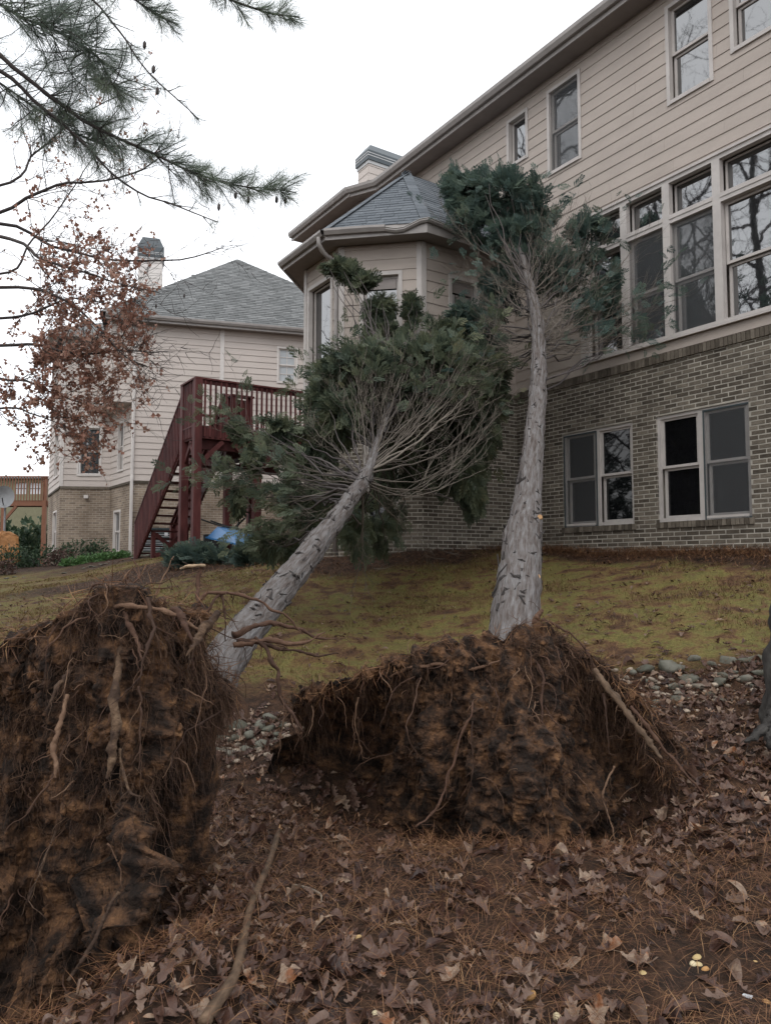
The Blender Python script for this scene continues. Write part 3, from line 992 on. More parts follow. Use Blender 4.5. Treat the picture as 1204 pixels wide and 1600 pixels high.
for k in range(5):
    sg = Seg(EC[k], EC[k + 1])
    mid = (sg.p0 + sg.p1) / 2 - np.array([2.85, 1.0])
    if np.dot(mid, sg.o) < 0:
        sg.o = -sg.o
    f = MB()
    sg.box(f, -0.002 * k, sg.L, -0.03, 0.0, 7.22, 7.40)
    f.build('bay_fascia', M['gutter'], house, off=(0, 0, 0))
def gutter_path(pts, m, w=0.10, h=0.10, name='bay_gutter', lip=True):
    pts = np.array(pts, float)
    d = np.gradient(pts, axis=0)
    d[:, 2] = 0
    d = norm(d)
    o = np.stack([d[:, 1], -d[:, 0], d[:, 2] * 0], 1)
    c = np.array([2.85, 1.0, 0])
    sg = np.sign(((pts - c) * o).sum(1))
    o = o * np.where(np.abs(sg) > 0, sg, 1)[:, None]
    up = np.array([0, 0, 1.0])
    prof = [(0.003, 0), (w * 0.6, 0), (w, h * 0.6), (w, h), (w - 0.012, h), (0.003, h * 0.93)]
    n_ = len(prof)
    V = np.concatenate([[p + oo * a + up * b for (a, b) in prof] for p, oo in zip(pts, o)])
    F = [[i * n_ + k, i * n_ + (k + 1) % n_, (i + 1) * n_ + (k + 1) % n_, (i + 1) * n_ + k] for i in range(len(pts) - 1) for k in range(n_)]
    g = MB()
    g.add(V, np.array(F))
    g.build(name, m, house, off=(0, 0, 0))
E2, E3, E1 = np.array(EC[2]), np.array(EC[3]), np.array(EC[1])
def eb(t, z):
    p = E2 + (E1 - E2) * t
    return (p[0], p[1], z)
gutter_path([(4.9, 2.46, 7.29), (3.7, 3.7, 7.29), (2.0, 3.7, 7.29)], M['gutter'])
gutter_path([eb(0, 7.291), eb(0.2, 7.29), eb(0.45, 7.285), eb(0.6, 7.275)], M['gutter'])
gutter_path([eb(0.52, 7.315), eb(0.62, 7.27), eb(0.7, 7.24), eb(0.78, 7.25), eb(0.86, 7.31), eb(0.94, 7.37), eb(1.0, 7.39), (0.75, 2.1, 7.36), (0.75, 1.7, 7.30), (0.75, 1.2, 7.33), (0.75, 0.1, 7.31)], M['gutter'], 0.07, 0.05, 'torn_gutter')
gutter_path([eb(0.5, 7.375), eb(0.62, 7.326), eb(0.7, 7.294), eb(0.78, 7.304), eb(0.86, 7.364), eb(0.94, 7.424), eb(1.0, 7.444), (0.75, 2.1, 7.414), (0.75, 1.7, 7.354), (0.75, 1.2, 7.384), (0.75, 0.1, 7.364)], M['bare_metal'], 0.078, 0.014, 'torn_gutter_edge')
dsp = MB()
P = spline([(2.12, 3.76, 7.30), (2.12, 3.75, 7.17), (2.16, 3.62, 7.05), (2.18, 3.45, 6.98), (2.2, 3.37, 6.9), (2.2, 3.36, 6.7), (2.2, 3.36, 1.75)], 26)
dsp.tubes(P, np.full(26, 0.04), 8)
dsp.build('downspout', M['gutter'], house, smooth=True, off=(0, 0, 0))
AP, AW = (2.85, 1.36, 9.48), (2.85, 0.0, 9.48)
ev = [(p[0], p[1], 7.405) for p in EC]
br = MB()
br.add([AP, AW] + ev, [np.array([[2, 3, 0, 1], [7, 1, 0, 6]]), np.array([[3, 4, 0], [4, 5, 0], [5, 6, 0]])])
broof = br.build('bay_roof', M['roofdeck'], house, off=(0, 0, 0))
shingle_face(broof, ev[1], ev[2], AP, AP, M['bshingle'])
shingle_face(broof, ev[2], ev[3], AP, AP, M['bshingle'])
shingle_face(broof, ev[0], ev[1], AW, AP, M['bshingle'])
back_sh = MB()
shingle_face(broof, ev[3], ev[4], AP, AP, M['bshingle'], joined=back_sh)
shingle_face(broof, ev[4], ev[5], AP, AW, M['bshingle'], joined=back_sh)
back_sh.build('shingle_field', M['bshingle'], broof, off=(0, 0, 0), kind='stuff')
for e in ev[1:5]:                                             # hip caps
    hc = MB()
    a, b = np.array(e), np.array(AP)
    for k in range(14):
        p, q = a + (b - a) * k / 14, a + (b - a) * (k + 1.15) / 14
        hc.bar(p + [0, 0, 0.016], q + [0, 0, 0.012], 0.2, 0.008, r=random.random())
    hc.build('hip_cap', M['bshingle'], broof, off=(0, 0, 0))

# ------------------------------------------------------------------ red-brown deck and stair
deck = empty('wooden_deck', (HP0[0], HP0[1], 0), HA)
tag(deck, 'red-brown stained raised deck with baluster railing and open stair, behind the bay room', 'deck')
FZ, RZ = 4.66, 5.73
DN, DS = 4.2, 6.95
def dbox(name, *a, par=None):
    return MB().box(*a).build(name, M['deck'], par or deck, off=(0, 0, 0))
def dbar(name, a, b, w, h, par=None, up=(0, 0, 1)):
    return MB().bar(a, b, w, h, up).build(name, M['deck'], par or deck, off=(0, 0, 0))
for k in range(27):                                           # floor boards
    n0 = 0.5 + k * 0.14
    s_end = 7.75 if n0 > 3.15 else 11.0
    dbox('floor_board', DS + 0.002, s_end, n0, n0 + 0.134, FZ - 0.03, FZ)
for (s, n_) in ((DS, DN), (7.8, DN), (7.8, 3.12), (DS, 2.75), (DS, 1.2), (10.9, 3.1), (10.9, 1.2)):
    zg = float(gz(*hpt(s, n_)[:2], fine=False)) - 0.05
    top = RZ - 0.04 if (s, n_) in ((DS, DN), (7.8, DN)) else FZ - 0.3
    dbox('post', s - 0.085, s + 0.085, n_ - 0.085, n_ + 0.085, zg, top)
dbox('rim_joist', DS - 0.04, DS - 0.002, 0.45, DN + 0.03, FZ - 0.30, FZ - 0.03)
dbox('rim_joist', DS, 7.8, DN - 0.02, DN + 0.03, FZ - 0.30, FZ - 0.03)
dbox('rim_joist', 7.76, 7.80, 3.1, DN - 0.1, FZ - 0.30, FZ - 0.031)
dbox('beam', DS + 0.1, DS + 0.2, 0.45, DN - 0.1, FZ - 0.52, FZ - 0.301)
dbox('beam', 10.6, 10.75, 0.45, 3.1, FZ - 0.52, FZ - 0.301)
for k in range(9):
    dbox('joist', DS + 0.002, 10.9, 0.6 + k * 0.4, 0.64 + k * 0.4, FZ - 0.3, FZ - 0.031) if 0.6 + k * 0.4 < 3.1 else dbox('joist', DS + 0.002, 7.75, 0.6 + k * 0.4, 0.64 + k * 0.4, FZ - 0.3, FZ - 0.031)
dbox('rail_cap', DS - 0.09, DS + 0.06, 0.45, DN + 0.09, RZ - 0.04, RZ)
dbox('rail_cap', DS + 0.061, 7.86, DN - 0.05, DN + 0.10, RZ - 0.041, RZ - 0.001)
dbox('rail_bar', DS - 0.042, DS - 0.004, 0.45, DN - 0.09, RZ - 0.13, RZ - 0.042)
dbox('rail_bar', DS + 0.09, 7.70, DN - 0.018, DN + 0.02, RZ - 0.13, RZ - 0.042)
balm = MB().box(-0.019, 0.019, -0.019, 0.019, 0, RZ - 0.06 - FZ + 0.26).mesh('baluster')
balm.materials.append(M['deck'])
for k in range(29):
    inst('baluster', balm, deck, (DS - 0.061, 0.55 + k * 0.125, FZ - 0.26))
for k in range(6):
    inst('baluster', balm, deck, (DS + 0.16 + k * 0.1, DN + 0.051, FZ - 0.26))
for k in range(14):                                           # far railing along the deck's inner end
    inst('baluster', balm, deck, (10.96, 0.6 + k * 0.18, FZ - 0.26))
dbox('rail_cap', 10.9, 11.05, 0.45, 3.1, RZ - 0.04, RZ)
# landing newel panel
dbox('newel', 7.72, 7.84, 3.06, 3.18, FZ - 0.03, RZ - 0.18)
dbox('newel', 7.50, 7.62, 3.02, 3.14, FZ - 0.03, RZ - 0.18)
dbox('newel', 7.56, 7.68, 2.62, 2.74, FZ - 0.03, RZ - 0.18)
dbox('newel_panel', 7.58, 7.62, 2.75, 3.01, FZ - 0.02, RZ - 0.24)
dbox('newel_cap', 7.48, 7.72, 2.6, 3.2, RZ - 0.179, RZ - 0.14)
# stair, descending along the wall direction away from the viewer
ST0, ST1, ZT, ZB = 7.82, 11.75, FZ, 1.74
nst = 15
for k in range(nst):
    t = (k + 0.6) / (nst + 0.2)
    s = ST0 + (ST1 - ST0) * t
    z = ZT + (ZB - ZT) * t
    dbox('tread', s - 0.13, s + 0.13, 3.2, DN - 0.08, z - 0.02, z + 0.018)
for n_ in (3.17, DN - 0.05):
    dbar('stringer', (ST0 - 0.02, n_, ZT - 0.12), (ST1, n_, ZB - 0.02), 0.045, 0.27)
    dbar('handrail', (ST0, n_ + 0.01, ZT + 0.98), (ST1, n_ + 0.01, ZB + 0.93), 0.14, 0.045)
    dbar('rail_bar', (ST0, n_ + 0.01, ZT + 0.90), (ST1, n_ + 0.01, ZB + 0.85), 0.04, 0.085)
    nb = 36
    bme = MB().box(-0.019, 0.019, -0.019, 0.019, 0, 1.16).mesh('stair_baluster')
    bme.materials.append(M['deck'])
    for k in range(nb):
        t = (k + 0.5) / nb
        inst('baluster', bme, deck, (ST0 + (ST1 - ST0) * t, n_ + (0.05 if n_ > 3.5 else -0.05), ZT + (ZB - ZT) * t - 0.22))
    dbox('newel', ST1 - 0.06, ST1 + 0.06, n_ - 0.06, n_ + 0.06, ZB - 0.15, ZB + 0.98)
# stair support frame with cross brace
SM = 10.6
zs = ZT + (ZB - ZT) * (SM - ST0) / (ST1 - ST0) - 0.2
for n_ in (3.27, DN - 0.16):
    dbox('support_post', SM - 0.05, SM + 0.05, n_ - 0.05, n_ + 0.05, 1.55, zs)
dbar('cross_brace', (SM - 0.06, 3.3, 1.75), (SM - 0.06, DN - 0.2, zs - 0.05), 0.03, 0.11)
dbar('cross_brace', (SM - 0.095, 3.3, zs - 0.05), (SM - 0.095, DN - 0.2, 1.75), 0.03, 0.11)
# knee braces
for (s, n_) in ((DS, DN), (DS, 2.75)):
    dbar('knee_brace', (s, n_ - 0.09, FZ - 0.85), (s, n_ - 0.6, FZ - 0.33), 0.05, 0.1)
    if n_ < 4:
        dbar('knee_brace', (s, n_ + 0.09, FZ - 0.85), (s, n_ + 0.6, FZ - 0.33), 0.05, 0.1)
dbar('knee_brace', (7.71, DN, FZ - 0.75), (7.3, DN, FZ - 0.33), 0.05, 0.1)
dbar('knee_brace', (7.05, DN, FZ - 0.75), (7.4, DN, FZ - 0.33), 0.05, 0.1)

# ------------------------------------------------------------------ neighbouring house
NA = R(15.9)
nb_ = empty('neighbour_house', (-8.6, 26.0, 0), NA)
tag(nb_, 'pale pinkish beige house with grey hip roof and tan brick basement, behind the red-brown deck', 'house')
def tan_brick():
    m = mat('tan_brick', g2((0.3, 0.24, 0.19)), rough=0.9)
    nt = m.node_tree
    a = nt.nodes.new('ShaderNodeAttribute')
    a.attribute_name = 'tc'
    bt = nt.nodes.new('ShaderNodeTexBrick')
    bt.inputs['Color1'].default_value = (0.33, 0.265, 0.205, 1)
    bt.inputs['Color2'].default_value = (0.19, 0.15, 0.12, 1)
    bt.inputs['Mortar'].default_value = (0.42, 0.38, 0.33, 1)
    bt.inputs['Scale'].default_value = 1.0
    bt.inputs['Mortar Size'].default_value = 0.008
    bt.inputs['Brick Width'].default_value = 0.24
    bt.inputs['Row Height'].default_value = 0.08
    bt.inputs['Bias'].default_value = -0.1
    nt.links.new(a.outputs['Vector'], bt.inputs['Vector'])
    mx = nt.nodes.new('ShaderNodeMix')
    mx.data_type = 'RGBA'
    mx.blend_type = 'MULTIPLY'
    mx.inputs[0].default_value = 0.8
    no = nt.nodes.new('ShaderNodeTexNoise')
    no.inputs['Scale'].default_value = 0.9
    no.inputs['Detail'].default_value = 6
    nt.links.new(a.outputs['Vector'], no.inputs['Vector'])
    cr = nt.nodes.new('ShaderNodeValToRGB')
    cr.color_ramp.elements[0].position = 0.32
    cr.color_ramp.elements[0].color = (0.5, 0.45, 0.4, 1)
    cr.color_ramp.elements[1].position = 0.6
    cr.color_ramp.elements[1].color = (1.1, 1.08, 1.05, 1)
    nt.links.new(no.outputs[0], cr.inputs[0])
    nt.links.new(bt.outputs['Color'], mx.inputs[6])
    nt.links.new(cr.outputs[0], mx.inputs[7])
    nt.links.new(mx.outputs[2], nt.nodes['Principled BSDF'].inputs['Base Color'])
    return m
M['tanbrick'] = tan_brick()
NP = [(11.0, 0.0), (0.0, 0.0), (-0.87, 2.43), (-2.61, 2.71), (-3.53, 6.6)]
NS = [Seg(NP[k], NP[k + 1]) for k in range(4)]
for sg in NS:
    mid = (sg.p0 + sg.p1) / 2 - np.array([3.5, 6.5])
    if np.dot(mid, sg.o) < 0:
        sg.o = -sg.o
nlo = [[], [(1.25, 2.05, 1.95, 3.5)], [], [(0.8, 2.0, 2.0, 3.6)]]
nhi = [[(11.0 - 5.62, 11.0 - 4.86, 8.1, 9.45)], [(1.0, 1.7, 4.85, 6.65)], [(0.33, 1.2, 4.8, 6.65)], [(0.8, 2.0, 4.85, 6.6)]]
nbk = MB()
nsw = MB()
for k, sg in enumerate(NS):
    for (p, q, e, f) in clip_rects(0, sg.L, 0.8, 4.40, nlo[k]):
        c = [sg.pt(p, -0.2, e), sg.pt(q, -0.2, e), sg.pt(q, 0.0, e), sg.pt(p, 0.0, e), sg.pt(p, -0.2, f), sg.pt(q, -0.2, f), sg.pt(q, 0.0, f), sg.pt(p, 0.0, f)]
        nbk.add(c, BOXF, 0.0, [(p, e, 0), (q, e, 0), (q, e, 0), (p, e, 0), (p, f, 0), (q, f, 0), (q, f, 0), (p, f, 0)])
    flat_wall(sg, 4.41, 9.95, nhi[k], nsw, -0.2, 0.0)
nbrick = nbk.build('brick_wall', M['tanbrick'], nb_, off=(0, 0, 0))
nwall = nsw.build('siding_wall', M['nsiding'], nb_, off=(0, 0, 0))
for k, sg in enumerate(NS):
    rl = MB()
    sg.box(rl, 0.0, sg.L, 0.0, 0.04, 4.33, 4.41)
    rl.build('rowlock_band', M['brick'], nb_, off=(0, 0, 0))
    lap_wall(nwall, sg, 4.42, 9.9, nhi[k], 0.22, M['nsiding'], proud=0.02, maxlen=12)
    for (a, b, c, d) in nhi[k]:
        bl = k == 0
        sash_window(nb_, sg, a + 0.07, b - 0.07, c + 0.07, d - 0.07, 'blind' if bl else 'nglass', trim=0.07, proud=0.035, tm='ntrim', depth=0.08, grid=bl)
    for (a, b, c, d) in nlo[k]:
        sash_window(nb_, sg, a + 0.07, b - 0.07, c + 0.07, d - 0.07, 'nglass', trim=0.07, proud=0.02, tm='ntrim', depth=0.08)
# overhanging upper corner
UP = [(0.0, 0.0), (-0.78, 0.0), (-1.35, 2.52)]
us = MB()
us.add([(0, 0.1, 7.1), (0.0, 0.0, 7.1), (-0.78, 0, 7.1), (-1.35, 2.5, 7.1), (-0.87, 2.5, 7.1), (0, 0.1, 9.95), (0.0, 0.0, 9.95), (-0.78, 0, 9.95), (-1.35, 2.5, 9.95), (-0.87, 2.5, 9.95)],
       [np.array([[0, 1, 2, 3, 4]]), np.array([[9, 8, 7, 6, 5]]), np.array([[1, 6, 7, 2], [2, 7, 8, 3], [3, 8, 9, 4]])])
uw = us.build('overhanging_corner', M['nsiding'], nb_, off=(0, 0, 0))
uops = [[], [(0.9, 1.7, 7.8, 9.3)]]
for k in range(2):
    sg = Seg(UP[k], UP[k + 1])
    if np.dot((sg.p0 + sg.p1) / 2 - np.array([1.5, 3]), sg.o) < 0:
        sg.o = -sg.o
    lap_wall(uw, sg, 7.10, 9.9, uops[k], 0.22, M['nsiding'], proud=0.02, maxlen=12)
    for (a, b, c, d) in uops[k]:
        sash_window(nb_, sg, a + 0.07, b - 0.07, c + 0.07, d - 0.07, 'nglass', trim=0.07, proud=0.035, tm='ntrim', depth=0.02)
dn = MB()
P = np.array([(-0.02, -0.07, 9.8), (-0.02, -0.07, 4.62), (-0.02, -0.12, 4.45), (-0.02, -0.12, 1.75)])
dn.tubes(spline(P, 16), np.full(16, 0.06), 6)
dn.build('downspout', M['ntrim'], nb_, off=(0, 0, 0))
cbn = MB()
NS[0].box(cbn, 11 - 2.99, 11 - 2.85, 0.0, 0.045, 4.42, 9.9)
cbn.build('corner_board', M['ntrim'], nb_, off=(0, 0, 0))
for k in (2, 3):
    cbn = MB()
    NS[k].box(cbn, 0 if k == 3 else NS[k].L - 0.1, 0.1 if k == 3 else NS[k].L + 0.03, 0.0, 0.04, 4.42, 9.9)
    cbn.build('corner_board', M['ntrim'], nb_, off=(0, 0, 0))
eave_run((-0.95, 0), (11.2, 0), 9.98, 0.35, nb_, flip=False)
for (sgp, sgq) in (((-3.9, 7.0), (-2.75, 2.5)), ((-2.95, 2.6), (-1.3, 2.35))):
    sg = Seg(sgp, sgq)
    fs = MB()
    sg.box(fs, 0, sg.L, 0.0, 0.35, 9.86, 10.06)
    fs.build('fascia', M['gutter'], nb_, off=(0, 0, 0))
nA = (3.75, 4.15, 14.2)
nRidge = (3.75, 9.0, 14.2)
ne = [(-1.15, -0.42, 10.06), (10.35, -0.42, 10.06), (10.35, 14.0, 10.06), (-1.15, 14.0, 10.06)]
nr = MB()
nr.add([nA, nRidge] + ne, [np.array([[2, 3, 0]]), np.array([[4, 5, 1]]), np.array([[3, 4, 1, 0], [5, 2, 0, 1]])])
nroof = nr.build('roof', M['roofdeck'], nb_, off=(0, 0, 0))
nsj = MB()
shingle_face(nroof, ne[0], ne[1], nA, nA, M['nshingle'], exp=0.15, tab=0.36, joined=nsj, lift=0.02)
shingle_face(nroof, ne[3], ne[0], nRidge, nA, M['nshingle'], exp=0.15, tab=0.36, joined=nsj, lift=0.02)
shingle_face(nroof, ne[1], ne[2], nA, nRidge, M['nshingle'], exp=0.15, tab=0.36, joined=nsj, lift=0.02)
nsj.build('shingle_field', M['nshingle'], nroof, off=(0, 0, 0), kind='stuff')
wr = MB()
wr.add([(-1.2, 2.1, 10.07), (-3.1, 2.25, 10.07), (-4.1, 7.1, 10.07), (0.5, 8.0, 10.6), (-0.3, 5.0, 11.6)], [np.array([[0, 4, 1], [1, 4, 2], [2, 4, 3]])])
wr.build('wing_roof', M['nshingle'], nb_, off=(0, 0, 0))
chimney(nb_, -0.15, 0.77, 4.6, 5.5, 9.5, 14.0, 14.95, M['ntrim'], None, 0.22)
vp = MB()
vp.tubes([[(2.0, 4.2, 12.4), (2.0, 4.2, 13.3), (2.0, 4.2, 13.35)]], [0.06, 0.06, 0.1], 8)
vp.build('vent_pipe', M['flash'], nb_, off=(0, 0, 0))
vl = MB()
NS[2].box(vl, 0.75, 0.9, 0.0, 0.12, 3.98, 4.1)
vl.build('dryer_vent', M['ntrim'], nb_, off=(0, 0, 0))

# ------------------------------------------------------------------ shared plant pieces
def make_spray(nt=11, w=0.024, seed=0):
    """flat fern-like cypress spray, unit long, along +x"""
    r = random.Random(seed)
    V, F = [], []
    def quad(a, b, wd):
        a, b = np.array(a), np.array(b)
        d = norm(b - a)
        s = np.array([-d[1], d[0], 0]) * wd
        n = len(V)
        V.extend([a - s * 0.4, a + (b - a) * 0.55 - s, b, a + (b - a) * 0.55 + s])
        F.append([n, n + 1, n + 2, n + 3])
    quad((0, 0, 0), (1, 0, 0), 0.02)
    for k in range(nt):
        t = 0.08 + 0.86 * k / nt
        for sgn in (-1, 1):
            L = (0.42 * (1 - t) + 0.14) * r.uniform(0.8, 1.2)
            a = r.uniform(0.55, 0.95)
            z = r.uniform(-0.06, 0.06)
            p = np.array((t, 0, 0))
            q = p + L * np.array((math.cos(a), sgn * math.sin(a), z))
            quad(p, q, w)
            if k % 2 == 0:
                m_ = p + (q - p) * 0.5
                quad(m_, m_ + L * 0.5 * np.array((1, sgn * 0.15, z)), w * 0.8)
    V = np.array(V)
    V[:, 2] -= 0.22 * V[:, 0] ** 2
    return V, np.array(F)
SPR = [make_spray(8, 0.036, s) for s in range(4)]

def branch_pts(p0, p1, sag=0.0, wig=0.04, n=10, seed=None):
    p0, p1 = np.array(p0, float), np.array(p1, float)
    t = np.linspace(0, 1, n)[:, None]
    L = np.linalg.norm(p1 - p0)
    P = p0 + (p1 - p0) * t
    P[:, 2] -= sag * L * (4 * t * (1 - t))[:, 0]
    w = np.cumsum(rng.normal(0, 1, (n, 3)), axis=0)
    w -= t * w[-1] + (1 - t) * w[0]
    return P + w * wig * L / 3

def oak_leaf(n=12, lobes=3.6, curl=0.3, wide=0.33, seed=0, deep=0.5):
    r = random.Random(seed)
    t = np.linspace(0, 1, n)
    env = np.sin(PI * np.clip(t * 0.93 + 0.05, 0, 1)) ** 0.75
    hw = wide * env * (1 - deep + deep * np.cos(2 * PI * (lobes * t + 0.15)))
    hw[0] = 0.012
    hw[-1] = 0.02
    c1, c2, tw = curl * r.uniform(-1, 1.3), curl * r.uniform(0.2, 1.6), r.uniform(-0.6, 0.6)
    V, F = [], []
    for k in range(n):
        z = c1 * (t[k] - 0.5) ** 2 * 1.6
        for (s, f) in ((-1, 1), (0, 0), (1, 1)):
            y = s * hw[k]
            V.append((t[k] - 0.5 + (0.06 if s else 0) * (hw[k] / wide), y, z + c2 * y * y * 3 + tw * y * (t[k] - 0.5)))
    for k in range(n - 1):
        a = k * 3
        F += [[a, a + 3, a + 4, a + 1], [a + 1, a + 4, a + 5, a + 2]]
    n0 = len(V)                                            # stalk
    V += [(-0.5, -0.008, V[1][2]), (-0.5, 0.008, V[1][2]), (-0.72, 0.006, V[1][2] + 0.02), (-0.72, -0.006, V[1][2] + 0.02)]
    F.append([n0, n0 + 1, n0 + 2, n0 + 3])
    return np.array(V), np.array(F)

def rand_dirs(n):
    return norm(rng.normal(0, 1, (n, 3)))

def foliage(mb, centre, rad, n, axis_dir, size=(0.13, 0.30), droop=0.25, shell=0.55, spread=0.75, rb=0.0):
    """n sprays through an ellipsoid, pointing along axis_dir and outwards"""
    n = int(n * (2.2 if size[1] < 0.5 else 1.2))
    d = rand_dirs(n)
    rr = rng.uniform(shell, 1.0, n) ** 0.8 * np.where(rng.random(n) < 0.22, rng.uniform(1.0, 1.3, n), 1.0)
    d2 = d * rr[:, None]
    cl = fbm(d2 * 2.2 + np.array(centre) * 3.1, 2)
    T = np.array(centre) + d2 * np.array(rad) * (1 + 0.28 * cl)[:, None]
    keep = fbm(T * 3.0, 2) > -0.18
    T, d = T[keep], d[keep]
    m_ = len(T)
    dirs = norm(norm(np.array(axis_dir)) * 0.7 + d * spread + rand_dirs(m_) * 0.45 + np.array([0, 0, -droop]))
    sz = rng.uniform(size[0], size[1], m_)
    T = T - dirs * sz[:, None] * 0.5
    roll = rng.uniform(-1.2, 1.2, m_)
    fr = frames(dirs, roll)
    grp = rng.integers(0, len(SPR), m_)
    rv = np.clip(rng.normal(0.42 + rb, 0.22, m_), 0, 0.99)
    for g in range(len(SPR)):
        q = grp == g
        if q.any():
            mb.scatter(SPR[g][0], SPR[g][1], fr[q], T[q], sz[q], rv[q])

# ------------------------------------------------------------------ root plates
def root_plate(parent, rows, name, label, seed, back, nc, nr, nfine, nmed, lump, side=0.0):
    rows = np.array(rows, float)
    T = np.array([at(r[0], r[1], r[2]) for r in rows])
    B = np.array([at(r[3], r[4], r[5]) for r in rows])
    k = len(rows)
    # even spacing along the top edge
    cs = np.concatenate([[0], np.cumsum(np.linalg.norm(np.diff(T, axis=0), axis=1) + 0.05)])
    c = np.linspace(0, cs[-1], nc)
    ci = lambda A: np.stack([np.interp(c, cs, A[:, q]) for q in range(A.shape[1])], 1)
    Tc, Bc = ci(T), ci(B)
    bul = np.interp(c, cs, rows[:, 6])
    v = np.linspace(0, 1, nr)
    front = Tc[None] * (1 - v)[:, None, None] + Bc[None] * v[:, None, None]
    prof = np.sin(PI * v) ** 0.8
    front[:, :, 1] -= prof[:, None] * bul[None]
    front[:, :, 1] -= (0.05 * np.exp(-((v - 0.07) / 0.06) ** 2))[:, None]      # overhanging lip of matted roots
    below = Bc[None] + np.array([[0, 0.05, -0.35]])[None]
    nb2 = 14
    tb = np.linspace(1, 0, nb2, endpoint=False)
    G = Tc + np.array(back)
    G[:, 2] = np.minimum(gz(G[:, 0], G[:, 1], False) - 0.12, Tc[:, 2] - 0.05)
    bk = Tc[None] * (1 - tb)[:, None, None] + G[None] * tb[:, None, None]
    bk[:, :, 2] += (0.16 * np.sin(PI * tb))[:, None]
    S = np.concatenate([bk, front, below], 0)
    n0 = S.shape[0]
    du = np.gradient(S, axis=1)
    dv = np.gradient(S, axis=0)
    N = norm(np.cross(dv, du))
    if N[nb2 + nr // 2, nc // 2, 1] > 0:
        N = -N
    vv = np.concatenate([-tb, v, [1.1]])
    w = np.clip(np.minimum(1.0, (vv + 1.0)), 0.2, 1)[:, None]
    disp = 0.12 * lump * fbm(S * 2.4 + seed, 4) + 0.07 * fbm(S * np.array([11, 11, 2.2]) + seed, 3) - 0.045 * np.abs(fbm(S * 9 + seed * 2, 3)) + 0.022 * fbm(S * 26 + seed, 3) + 0.009 * fbm(S * 70 + seed, 2)
    hollow = np.clip(fbm(S * np.array([2.6, 2.6, 1.8]) + 31 + seed, 2) - 0.18, 0, 1) * 0.45
    disp = disp - hollow * (np.clip(vv, 0, 1) * 1.0)[:, None]
    cc = np.linspace(0, 1, nc)
    disp = disp * (0.5 + 0.5 * np.minimum(1, np.minimum(cc, 1 - cc) / 0.1))[None, :]
    S = S + N * (disp * w)[..., None]
    edge = np.clip((cc - 0.72) / 0.28, 0, 1)[None, :] ** 1.5 + np.clip((0.2 - cc) / 0.2, 0, 1)[None, :] ** 1.5
    S[..., 0] += edge * (0.22 * fbm(S * np.array([1.5, 1.5, 4.5]) + 3 * seed, 3) - side * np.sin(PI * np.clip(vv, 0, 1))[:, None] * (cc > 0.5)[None, :])
    ii = (np.arange(n0 - 1)[:, None] * nc + np.arange(nc - 1)[None, :]).ravel()
    F = np.stack([ii, ii + 1, ii + nc + 1, ii + nc], 1)
    mb = MB()
    mb.add(S.reshape(-1, 3), F, 0.0)
    pl = mb.build('root_plate', M['soil'], parent, smooth=True)
    pl['label'] = label
    # fine hanging roots
    def pick(n, topw, clump=False):
        vi = np.where(rng.random(n) < topw, rng.beta(1.0, 6, n), rng.random(n))
        r_ = (nb2 - 3 + vi * (nr + 1)).astype(int).clip(0, n0 - 2)
        c_ = rng.integers(1, nc - 1, n)
        if clump:
            for _ in range(3):                              # gather the strands into tufts
                bad = fbm(S[r_, c_] * np.array([7, 7, 3.0]) + seed, 2) < 0.12
                c_ = np.where(bad, rng.integers(1, nc - 1, n), c_)
        return S[r_, c_], N[r_, c_]
    def hang(n, lmin, lmax, rmin, rmax, topw, npt, stiff, wig):
        P0, Nn = pick(n, topw, True)
        L = rng.uniform(lmin, lmax, n) * rng.uniform(0.4, 1, n)
        st = (L / (npt - 1))[:, None]
        d = norm(Nn * np.array([1, 1, 0.5]) * rng.uniform(0.1, 0.9, (n, 1)) + rand_dirs(n) * 0.55 + np.array([0, 0, -0.15]))
        pts = [P0 - Nn * 0.02]
        for q in range(npt - 1):
            d = norm(d + np.array([0, 0, -1.0]) * stiff + rand_dirs(n) * wig)
            pts.append(pts[-1] + d * st)
        Pn = np.stack(pts, 1)
        r0 = rng.uniform(rmin, rmax, n)
        rad = r0[:, None] * np.linspace(1, 0.3, npt)[None]
        return Pn, rad
    h = MB()
    cl = rng.random(nfine)
    Pn, rad = hang(nfine, 0.04, 0.26, 0.0007, 0.0016, 0.4, 8, 0.28, 0.55)
    h.tubes(Pn, rad, 3, cl[:len(Pn)] * 0.95, cap=False)
    Pn, rad = hang(nfine // 2, 0.04, 0.16, 0.001, 0.002, 0.7, 6, 0.1, 0.7)
    h.tubes(Pn, rad, 3, rng.random(nfine // 2) * 0.8, cap=False)
    Pn, rad = hang(nfine // 6, 0.15, 0.7, 0.0008, 0.002, 0.7, 12, 0.6, 0.5)
    h.tubes(Pn, rad, 3, rng.random(len(Pn)) * 0.97, cap=False)
    h.build('fine_roots', M['hair'], pl, kind='stuff')
    md = MB()
    Pn, rad = hang(int(nmed * 0.6), 0.12, 0.5, 0.0025, 0.006, 0.55, 12, 0.2, 0.5)
    md.tubes(Pn, rad, 5, rng.random(len(Pn)))
    Pn, rad = hang(int(nmed * 0.5), 0.08, 0.34, 0.0015, 0.0045, 1.0, 12, -0.05, 0.75)
    md.tubes(Pn, rad, 5, rng.random(len(Pn)))
    md.build('tangled_roots', M['root'], pl, smooth=True, kind='stuff')
    # clods
    cd = MB()
    for s_ in range(4):
        tv, tf = blob(s_ + seed, 1, 0.6, (1, 0.7, 0.8))
        P0, Nn = pick(260, 0.1)
        sc = rng.gamma(1.6, 0.006, 260).clip(0.004, 0.026)
        cd.scatter(tv, tf, frames(rand_dirs(260), rng.uniform(0, 6, 260)), P0 + Nn * sc[:, None] * 0.2, sc)
